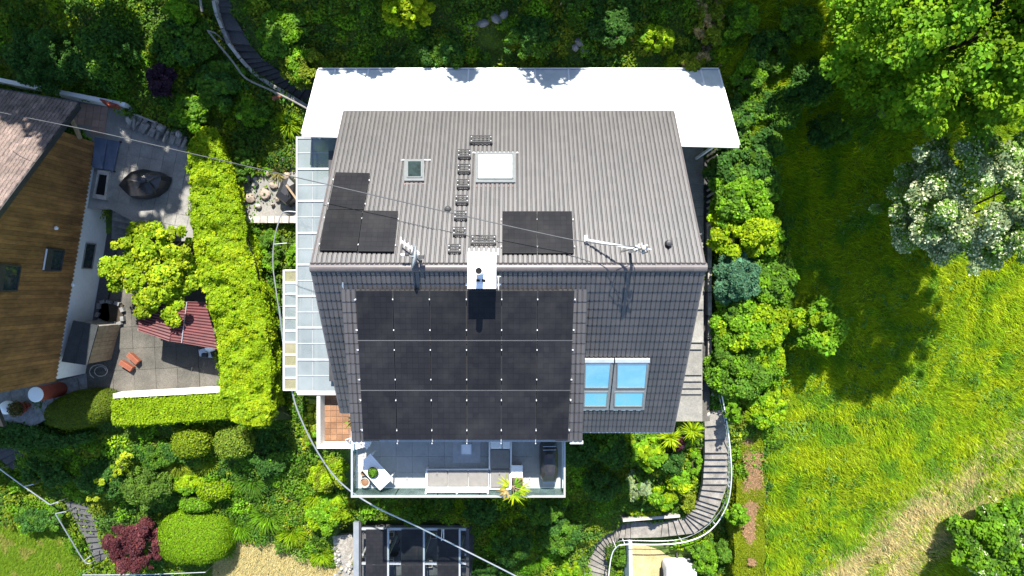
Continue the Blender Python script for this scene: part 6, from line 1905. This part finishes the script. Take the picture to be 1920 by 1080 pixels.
p = P(486, 312, 29.6)
root = thing('spiky_plant', 'fresh green spiky plant beside the little pond of the rockery', 'plant', (p.x, p.y, H - 30))
blades(root, (p.x, p.y, H - 30), 46, .75, .06, 'fresh', 1.0, .6, .5)
p = P(518, 322, 29.6)
root = thing('dry_grass_clump', 'straw-coloured grass clump between the stones of the rockery', 'grass clump', (p.x, p.y, H - 30))
blades(root, (p.x, p.y, H - 30), 160, .6, .025, (.24, .21, .08), 1.0, .7, .6)
put('pond_water', MB().lathe(P(484, 300, 29.95), [(.5, -.1), (.55, 0), (.01, .01)], 24), M['darkglass'], kind='structure')
for root, c, r in BOWLS:
    n = 900
    e = rdirs(n); e[:, 2] = np.abs(e[:, 2])
    C = np.array(c) + e * r * rng.uniform(.5, 1, (n, 1)) * np.array([1, 1, .8])
    foliage(root, C, unit(e + rng.normal(0, .4, (n, 3))), .07, .045, PAL['mid'] if r < .3 else (.10, .085, .03), 'leaf', .3)

# ---- left garden
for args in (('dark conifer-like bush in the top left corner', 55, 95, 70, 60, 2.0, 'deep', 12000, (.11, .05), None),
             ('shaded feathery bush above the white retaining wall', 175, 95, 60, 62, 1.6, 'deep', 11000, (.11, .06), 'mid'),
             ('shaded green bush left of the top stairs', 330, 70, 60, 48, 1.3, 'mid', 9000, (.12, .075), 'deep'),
             ('fresh green shaded shrub at the top edge left of the stairs', 325, 10, 26, 22, 1.5, 'fresh', 3500, (.16, .10), None),
             ('dark purple shrub above the firewood pile', 292, 142, 26, 34, 1.3, 'dusk', 4500, (.11, .07), None),
             ('shaded leafy shrub between firewood pile and top stairs', 400, 150, 48, 44, 1.0, 'mid', 7000, (.15, .11), 'deep'),
             ('dark leafy bush above the head of the tall hedge', 345, 205, 38, 32, 1.1, 'mid', 5500, (.13, .09), 'fresh'),
             ('light green leafy bush at the end of the wooden handrail', 466, 205, 30, 26, .9, 'fresh', 3600, (.17, .12), 'mid'),
             ('bright yellow-green bush right of the top stairs', 560, 118, 42, 36, 1.3, 'olive', 7500, (.12, .05), 'fresh'),
             ('green bush right of the stairs at the top edge', 530, 50, 50, 44, .9, 'mid', 8000, (.10, .07), 'fresh'),
             ('sunlit yellow-green tree top poking in at the top edge', 758, 4, 52, 26, 1.9, 'lime', 5000, (.15, .10), 'bright'),
             ('sunlit leafy sapling above the canopy near its right end', 1236, 62, 34, 22, 1.4, 'bright', 2600, (.15, .12), 'fresh'),
             ('overgrown sunlit bush at the canopy top right corner', 1306, 112, 28, 22, .9, 'olive', 4000, (.11, .07), 'dry'),
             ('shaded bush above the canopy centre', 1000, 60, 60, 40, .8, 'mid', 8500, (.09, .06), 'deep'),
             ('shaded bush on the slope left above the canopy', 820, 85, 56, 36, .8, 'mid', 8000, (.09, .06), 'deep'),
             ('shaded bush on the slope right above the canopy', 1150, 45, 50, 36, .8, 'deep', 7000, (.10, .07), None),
             ('overgrown bush in the sun by the slope at the top right', 1335, 40, 26, 40, .8, 'olive', 5000, (.11, .06), 'dry'),
             # between hedge and canopy
             ('dark bush between hedge and rockery', 450, 300, 20, 40, .8, 'mid', 3600, (.11, .07), None),
             ('leafy bush beside the handrail left of the side canopy', 500, 470, 22, 44, .7, 'mid', 4500, (.11, .08), 'fresh'),
             ('rounded green bush between handrail and side canopy', 545, 480, 13, 26, 1.2, 'fresh', 3200, (.09, .06), None),
             ('climbing green bush below the lean-to roof', 520, 590, 16, 60, .8, 'mid', 5000, (.11, .07), 'fresh'),
             ('sunlit bush below the corner terrace', 580, 800, 18, 40, 1.0, 'olive', 4000, (.11, .07), 'fresh'),
             ('sunlit yellow-green bush beside the balcony foot', 610, 890, 34, 40, .8, 'bright', 7000, (.11, .07), 'olive'),
             ('bright green bush left of the pergola', 610, 965, 40, 40, .9, 'bright', 8000, (.12, .08), 'fresh'),
             # lower left
             ('feathery green conifer bush left of the clipped pair', 262, 918, 44, 42, 1.6, (.085, .155, .02), 10000, (.12, .04), None),
             ('dark evergreen shrub beside the dark blue-grey steps', 175, 900, 44, 40, 1.2, 'deep', 7500, (.10, .06), None),
             ('shaded bush at the left edge above the handrail', 70, 890, 50, 30, 1.0, 'deep', 7000, (.11, .07), None),
             ('shaded bush below the left end of the handrail', 60, 975, 50, 26, .8, 'deep', 6500, (.11, .07), 'mid'),
             ('shaded leafy bush below the clipped hedge', 290, 850, 40, 30, .7, 'mid', 5500, (.11, .05), 'deep'),
             ('shaded green bush below the corner of the tall hedge', 500, 855, 40, 36, .8, 'deep', 6500, (.12, .07), 'mid'),
             ('leafy yellow-green bush right of the feathery conifer', 345, 905, 28, 26, .7, 'fresh', 4000, (.15, .09), 'bright')):
    lab, x, y, rx, ry, h, pal, n, lf, mix = args
    shrub(lab, x, y, rx, ry, h, pal, n, lf, mix=mix)
# yellow magnolia-like sprigs
for i, (x, y) in enumerate(((218, 868), (206, 886), (182, 905), (164, 934))):
    shrub(['yellow leafy sprig at the top of the row above the dark steps', 'yellow leafy sprig, second from the top above the dark steps', 'yellow leafy sprig, third from the top above the dark steps', 'yellow leafy sprig nearest to the dark steps'][i], x, y, 13, 12, 1.6, 'yellow', 260, (.17, .09), name='sprig', cat='sprig', nclump=9, mix='bright')
TUFTS = [('arching grass clump right of the big round bush', 445, 985, 1.0, 700, 'fresh'), ('long arching grass clump further right of the round bush', 500, 965, 1.1, 700, 'fresh'), ('sunlit grass clump above the dry lawn', 545, 1000, .9, 600, 'bright'),
         ('grass clump at the top right of the clipped pair', 470, 900, 1.0, 500, 'mid'), ('yellowish grass clump below the clipped pair', 330, 870, .8, 450, 'olive'), ('grass clump between the clipped box bushes', 388, 862, .8, 400, 'olive'),
         ('pale green grass clump right of the top stairs foot', 538, 228, .75, 650, 'bright'), ('sunlit grass clump right of the cable', 590, 930, .8, 500, 'bright'), ('shaded grass clump right of the pergola', 1010, 1050, .8, 420, 'fresh'),
         ('grass clump above left of the dry lawn', 420, 1030, .7, 420, 'fresh'), ('grass clump at the lower end of the dry lawn', 600, 1040, .8, 500, 'bright')]
for lab, x, y, ln, n, pal in TUFTS:
    tuft(lab, x, y, ln, n, pal, .3, .032)

# ---- meadow, lawn and ground cover
def cells(x0, x1, y0, y1, n):
    return rng.uniform(x0, x1, n), rng.uniform(y0, y1, n)
def free(x, y, grow=0.0):
    ok = np.ones(x.shape, bool)
    for poly, zz in FLATS:
        ok &= ~inpoly(x, y, poly)
    return ok
EDGE = [(1335, -60), (1345, 120), (1365, 200), (1400, 280), (1440, 350), (1462, 450), (1470, 560), (1468, 680), (1462, 760), (1440, 800), (1434, 900), (1434, 1140), (2400, 1140), (2400, -60)]
def dryness(px, py):
    """0..1 along the strip of straw that crosses the lower right meadow"""
    l = (px - 1640) * .62 + (py - 1040) * .784            # distance across the strip
    al = (px - 1640) * .784 - (py - 1040) * .62
    w = 20 + 20 * vnoise(al, l * 0, 60, 30)
    c1 = np.exp(-((l + 8) / w) ** 2)
    c2 = np.exp(-((l - 46) / (w * .7)) ** 2) * .9
    far = np.clip((1900 - px) / 120, .35, 1)
    return np.clip(np.maximum(c1 * .85, c2) * far * (.15 + .75 * vnoise(px, py, 34, 31) + .6 * vnoise(px, py, 11, 32)), 0, 1)
n = 560000
x, y = cells(8.0, 28.5, -16.2, 13.2, n)
z = gz(x, y, True)
px, py = pix(x, y, z)
k = inpoly(px, py, EDGE) & (px < 1975) & (py < 1110) & (py > -40)
x, y, z, px, py = (q[k] for q in (x, y, z, px, py))
cl = vnoise(x, y, .55, 50) * .5 + vnoise(x, y, .22, 51) * .5
dens = rng.uniform(0, 1, len(x)) < .12 + 1.15 * cl
x, y, z, px, py, cl = (q[dens] for q in (x, y, z, px, py, cl))
n = len(x)
fl_ = vnoise(x, y, 1.6, 52) * 2 * PI * .6 + rng.normal(0, 1.1, n) - 2.2
L = rng.uniform(.20, .44, n) * (.7 + .7 * cl); th = rng.uniform(.25, 1.1, n)
w = rng.uniform(.011, .024, n)
base = np.stack([x, y, z + .02], 1)
dirn = np.stack([np.cos(fl_) * np.cos(th), np.sin(fl_) * np.cos(th), np.sin(th)], 1)
sd = np.stack([-np.sin(fl_), np.cos(fl_), np.zeros(n)], 1)
V = np.stack([base - sd * w[:, None], base + sd * w[:, None], base + dirn * L[:, None]], 1)
col = np.tile(np.array((.200, .305, .009)), (n, 1))
pa_ = vnoise(x, y, 2.6, 53); pb_ = vnoise(x, y, .7, 54)
col[pb_ > .62] = (.285, .360, .009)
col[(pa_ > .66)] = (.25, .33, .010)
col[pb_ < .25] = (.125, .245, .014)
dr = dryness(px, py)
sel = rng.uniform(0, 1, n) < dr * 1.35
col[sel] = (.46, .37, .18)
put_raw('meadow_grass', V, 3, M['grass'], tint(n, col, .34, .12), None, None, None, 'stuff')
n = 60000
x, y = cells(9.0, 28.0, -16, 12.5, n); z = gz(x, y); px, py = pix(x, y, z)
k = inpoly(px, py, EDGE) & (px < 1975) & (py < 1110) & (vnoise(x, y, .38, 91) * .65 + vnoise(x, y, 1.9, 92) * .35 > .64) & (dryness(px, py) < .3)
x, y, z = x[k], y[k], z[k]; n = len(x)
C = np.stack([x, y, z + rng.uniform(.08, .34, n)], 1)
N = unit(np.array([0, 0, 1.0]) + rng.normal(0, .45, (n, 3)))
col = np.tile(np.array((.075, .170, .020)), (n, 1)); col[vnoise(x, y, 1.2, 93) > .6] = (.12, .22, .04)
put_raw('meadow_weeds', leafq(C, N, .13, .06), 4, M['leaf'], tint(n, col, .25, .1), None, None, None, 'stuff')
# dry lawn patch and small lawns at the bottom left
DRY = [(400, 1040), (440, 1015), (520, 1020), (560, 1045), (640, 1060), (640, 1120), (400, 1120)]
LAWN = [(-30, 975), (60, 985), (110, 1000), (160, 1062), (150, 1120), (-30, 1120)]
n = 190000
x, y = cells(-29, -8, -16.5, -10, n); z = gz(x, y); px, py = pix(x, y, z)
a_ = inpoly(px, py, DRY); b_ = inpoly(px, py, LAWN)
k = a_ | b_
x, y, z, a_ = x[k], y[k], z[k], a_[k]
n = len(x)
fl_ = rng.uniform(0, 2 * PI, n); th = rng.uniform(.2, .9, n); L = rng.uniform(.08, .22, n); w = rng.uniform(.008, .018, n)
base = np.stack([x, y, z + .01], 1)
dirn = np.stack([np.cos(fl_) * np.cos(th), np.sin(fl_) * np.cos(th), np.sin(th)], 1)
sd = np.stack([-np.sin(fl_), np.cos(fl_), np.zeros(n)], 1)
V = np.stack([base - sd * w[:, None], base + sd * w[:, None], base + dirn * L[:, None]], 1)
col = np.tile(np.array((.145, .235, .014)), (n, 1)); col[vnoise(x, y, .5, 60) > .72] = (.24, .25, .05)
col[a_] = (.50, .41, .20)
put_raw('lawn_grass', V, 3, M['grass'], tint(n, col, .2, .08), None, None, None, 'stuff')
# the soil of the dry patch shows between the straw
pad_pts = [(px_, py_) for px_, py_ in DRY]
# ground cover everywhere else
n = 520000
x, y = cells(-28.5, 12.5, -16.4, 12.4, n)
k = free(x, y)
x, y = x[k], y[k]
z = gz(x, y, False)
px, py = pix(x, y, z)
k = ~inpoly(px, py, [(EDGE[i][0] + 12, EDGE[i][1]) for i in range(len(EDGE))]) & ~inpoly(px, py, DRY) & ~inpoly(px, py, LAWN) & (px > -40) & (px < 1960) & (py > -30) & (py < 1110)
k &= ~((px > 1180) & (py > 1010) & (px < 1312)) & ~((px > 560) & (px < 640) & (py > 250) & (py < 740)) & ~((px > 650) & (px < 1060) & (py > 800) & (py < 915))
k &= ~((px > 452) & (px < 560) & (py > 325) & (py < 418) & (rng.uniform(0, 1, len(px)) > .10))
k &= ~((px > 625) & (px < 664) & (py > 1000)) | (rng.uniform(0, 1, len(px)) < .1)
x, y, z, px, py = (q[k] for q in (x, y, z, px, py))
b1 = vnoise(x, y, 1.0, 70); b2 = vnoise(x, y, .35, 71); b3 = vnoise(x, y, 2.6, 72)
hgt = .04 + np.clip(b1 - .3, 0, 1) * .62 + b2 * .20
keep = rng.uniform(0, 1, len(x)) < .30 + .75 * b2
x, y, z, px, py, b1, b2, b3, hgt = (q[keep] for q in (x, y, z, px, py, b1, b2, b3, hgt))
n = len(x)
C = np.stack([x, y, z + hgt * rng.uniform(.35, 1.05, n)], 1)
eps = .08
def hf(x, y): return np.clip(vnoise(x, y, 1.0, 70) - .3, 0, 1) * .62 + vnoise(x, y, .35, 71) * .20
N = unit(np.stack([-(hf(x + eps, y) - hf(x - eps, y)) / (2 * eps), -(hf(x, y + eps) - hf(x, y - eps)) / (2 * eps), np.ones(n)], 1) + rng.normal(0, .5, (n, 3)))
col = np.tile(np.array((.088, .165, .018)), (n, 1))
col[b3 > .62] = (.125, .20, .014)
col[(b1 > .6)] = (.066, .145, .020)
col[(vnoise(x, y, .5, 75) > .74)] = (.15, .21, .016)
sp = rng.uniform(0, 1, n)
col[sp > .993] = (.20, .15, .07)
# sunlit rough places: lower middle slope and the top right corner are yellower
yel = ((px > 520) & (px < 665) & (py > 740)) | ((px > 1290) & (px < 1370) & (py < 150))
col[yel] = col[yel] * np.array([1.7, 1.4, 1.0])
tr = ((px > 1300) & (px < 1350) & (py < 130)) & (vnoise(x, y, .4, 76) > .5)
col[tr] = (.30, .20, .11)
Ls = np.where(b3 > .5, .12, .095)
put_raw('ground_cover', leafq(C, N, Ls, Ls * .62), 4, M['leaf'], tint(n, col, .24, .12), None, None, None, 'stuff')
# tangled undergrowth between the shrubs: low clumps of every size, nobody could count them
m_ = 1500
ux, uy = cells(-28, 13, -16, 12.2, m_ * 3)
k = free(ux, uy)
ux, uy = ux[k], uy[k]
uz = gz(ux, uy, False); upx, upy = pix(ux, uy, uz)
k = ~inpoly(upx, upy, [(EDGE[i][0] + 25, EDGE[i][1]) for i in range(len(EDGE))]) & ~inpoly(upx, upy, DRY) & ~inpoly(upx, upy, LAWN) & (upx > -40) & (upy > -30) & (upy < 1110)
for (a0_, b0_, c0_, d0_) in ((1170, 1300, 1000, 1110), (548, 665, 240, 745), (590, 1068, 725, 925), (440, 565, 315, 425), (655, 895, 970, 1110), (1240, 1345, 265, 800), (560, 1395, 120, 280), (620, 670, 1000, 1100), (500, 545, 380, 740), (-40, 260, 700, 800)):
    k &= ~((upx > a0_) & (upx < b0_) & (upy > c0_) & (upy < d0_))
for (sx0, sy0, rr0) in ((1095, 1030, 38), (1120, 1005, 34), (1150, 1000, 30), (1330, 850, 44), (1340, 900, 44), (1330, 950, 44), (1300, 985, 34), (1230, 990, 34), (430, 60, 40), (460, 100, 40), (500, 140, 40), (550, 170, 40), (160, 975, 40), (130, 950, 30), (420, 20, 36), (352, 1015, 76), (236, 1030, 66), (300, 245, 60), (350, 835, 36), (428, 836, 36)):
    k &= (upx - sx0) ** 2 + (upy - sy0) ** 2 > rr0 ** 2
ux, uy, uz, upx, upy = (q[k] for q in (ux, uy, uz, upx, upy))
Cs, Ns, Ks = [], [], []
ug = np.random.default_rng(77)
names_ = ['mid', 'deep', 'fresh', 'mid', 'olive', 'fresh', 'mid', 'bright']
for i in range(len(ux)):
    r = ug.uniform(.14, .48) * (1.2 if ug.uniform() > .8 else 1)
    nn_ = int(110 + 700 * r * r)
    e = unit(ug.normal(size=(nn_, 3)))
    e[:, 2] = np.abs(e[:, 2])
    lump = .72 + .55 * vnoise(e[:, 0] * 1.5 + i, e[:, 1] * 1.5 + e[:, 2], .5, 5)
    p = np.array([ux[i], uy[i], uz[i]]) + e * (r * lump * ug.uniform(.4, 1, nn_) ** .5)[:, None] * np.array([ug.uniform(.8, 1.5), ug.uniform(.8, 1.5), ug.uniform(.8, 1.5)])
    Cs.append(p); Ns.append(unit(e * .6 + np.array([0, 0, .8]) + ug.normal(size=(nn_, 3)) * .5))
    zone = int(3.99 * vnoise(np.array([ux[i]]), np.array([uy[i]]), 2.2, 88)[0]) * 2
    pc_ = PAL[names_[(zone + int(ug.integers(0, 2))) % 8]]
    Ks.append(np.tile(np.array(pc_) * math.exp(ug.normal(0, .18)), (nn_, 1)))
Cs = np.concatenate(Cs); Ns = np.concatenate(Ns); Ks = np.concatenate(Ks)
put_raw('undergrowth', leafq(Cs, Ns, .10, .062), 4, M['leaf'], tint(len(Cs), Ks, .24, .1), None, None, None, 'stuff')
# bare rubble left of the pergola
ru = put('rubble_slope', MB().slab([G(624, 1005, .05), G(668, 1000, .05), G(672, 1090, .05), G(632, 1090, .05)], .3), mat('pale_rubble', (.42, .39, .34), (.24, .22, .19), rough=1.0, scale=6, fine=(20, .3), bump=.8, bscale=14), kind='structure')
for i in range(60):
    q = G(rnd.uniform(628, 660), rnd.uniform(1004, 1078), .07)
    rock('rubble_stone', 'pale broken stone on the bare slope left of the pergola', 'stone', q, rnd.uniform(.1, .3), rnd.uniform(.08, .22), .14, M['palestone'] if i % 3 else M['greystone'], 400 + i, 'broken stones left of the pergola')
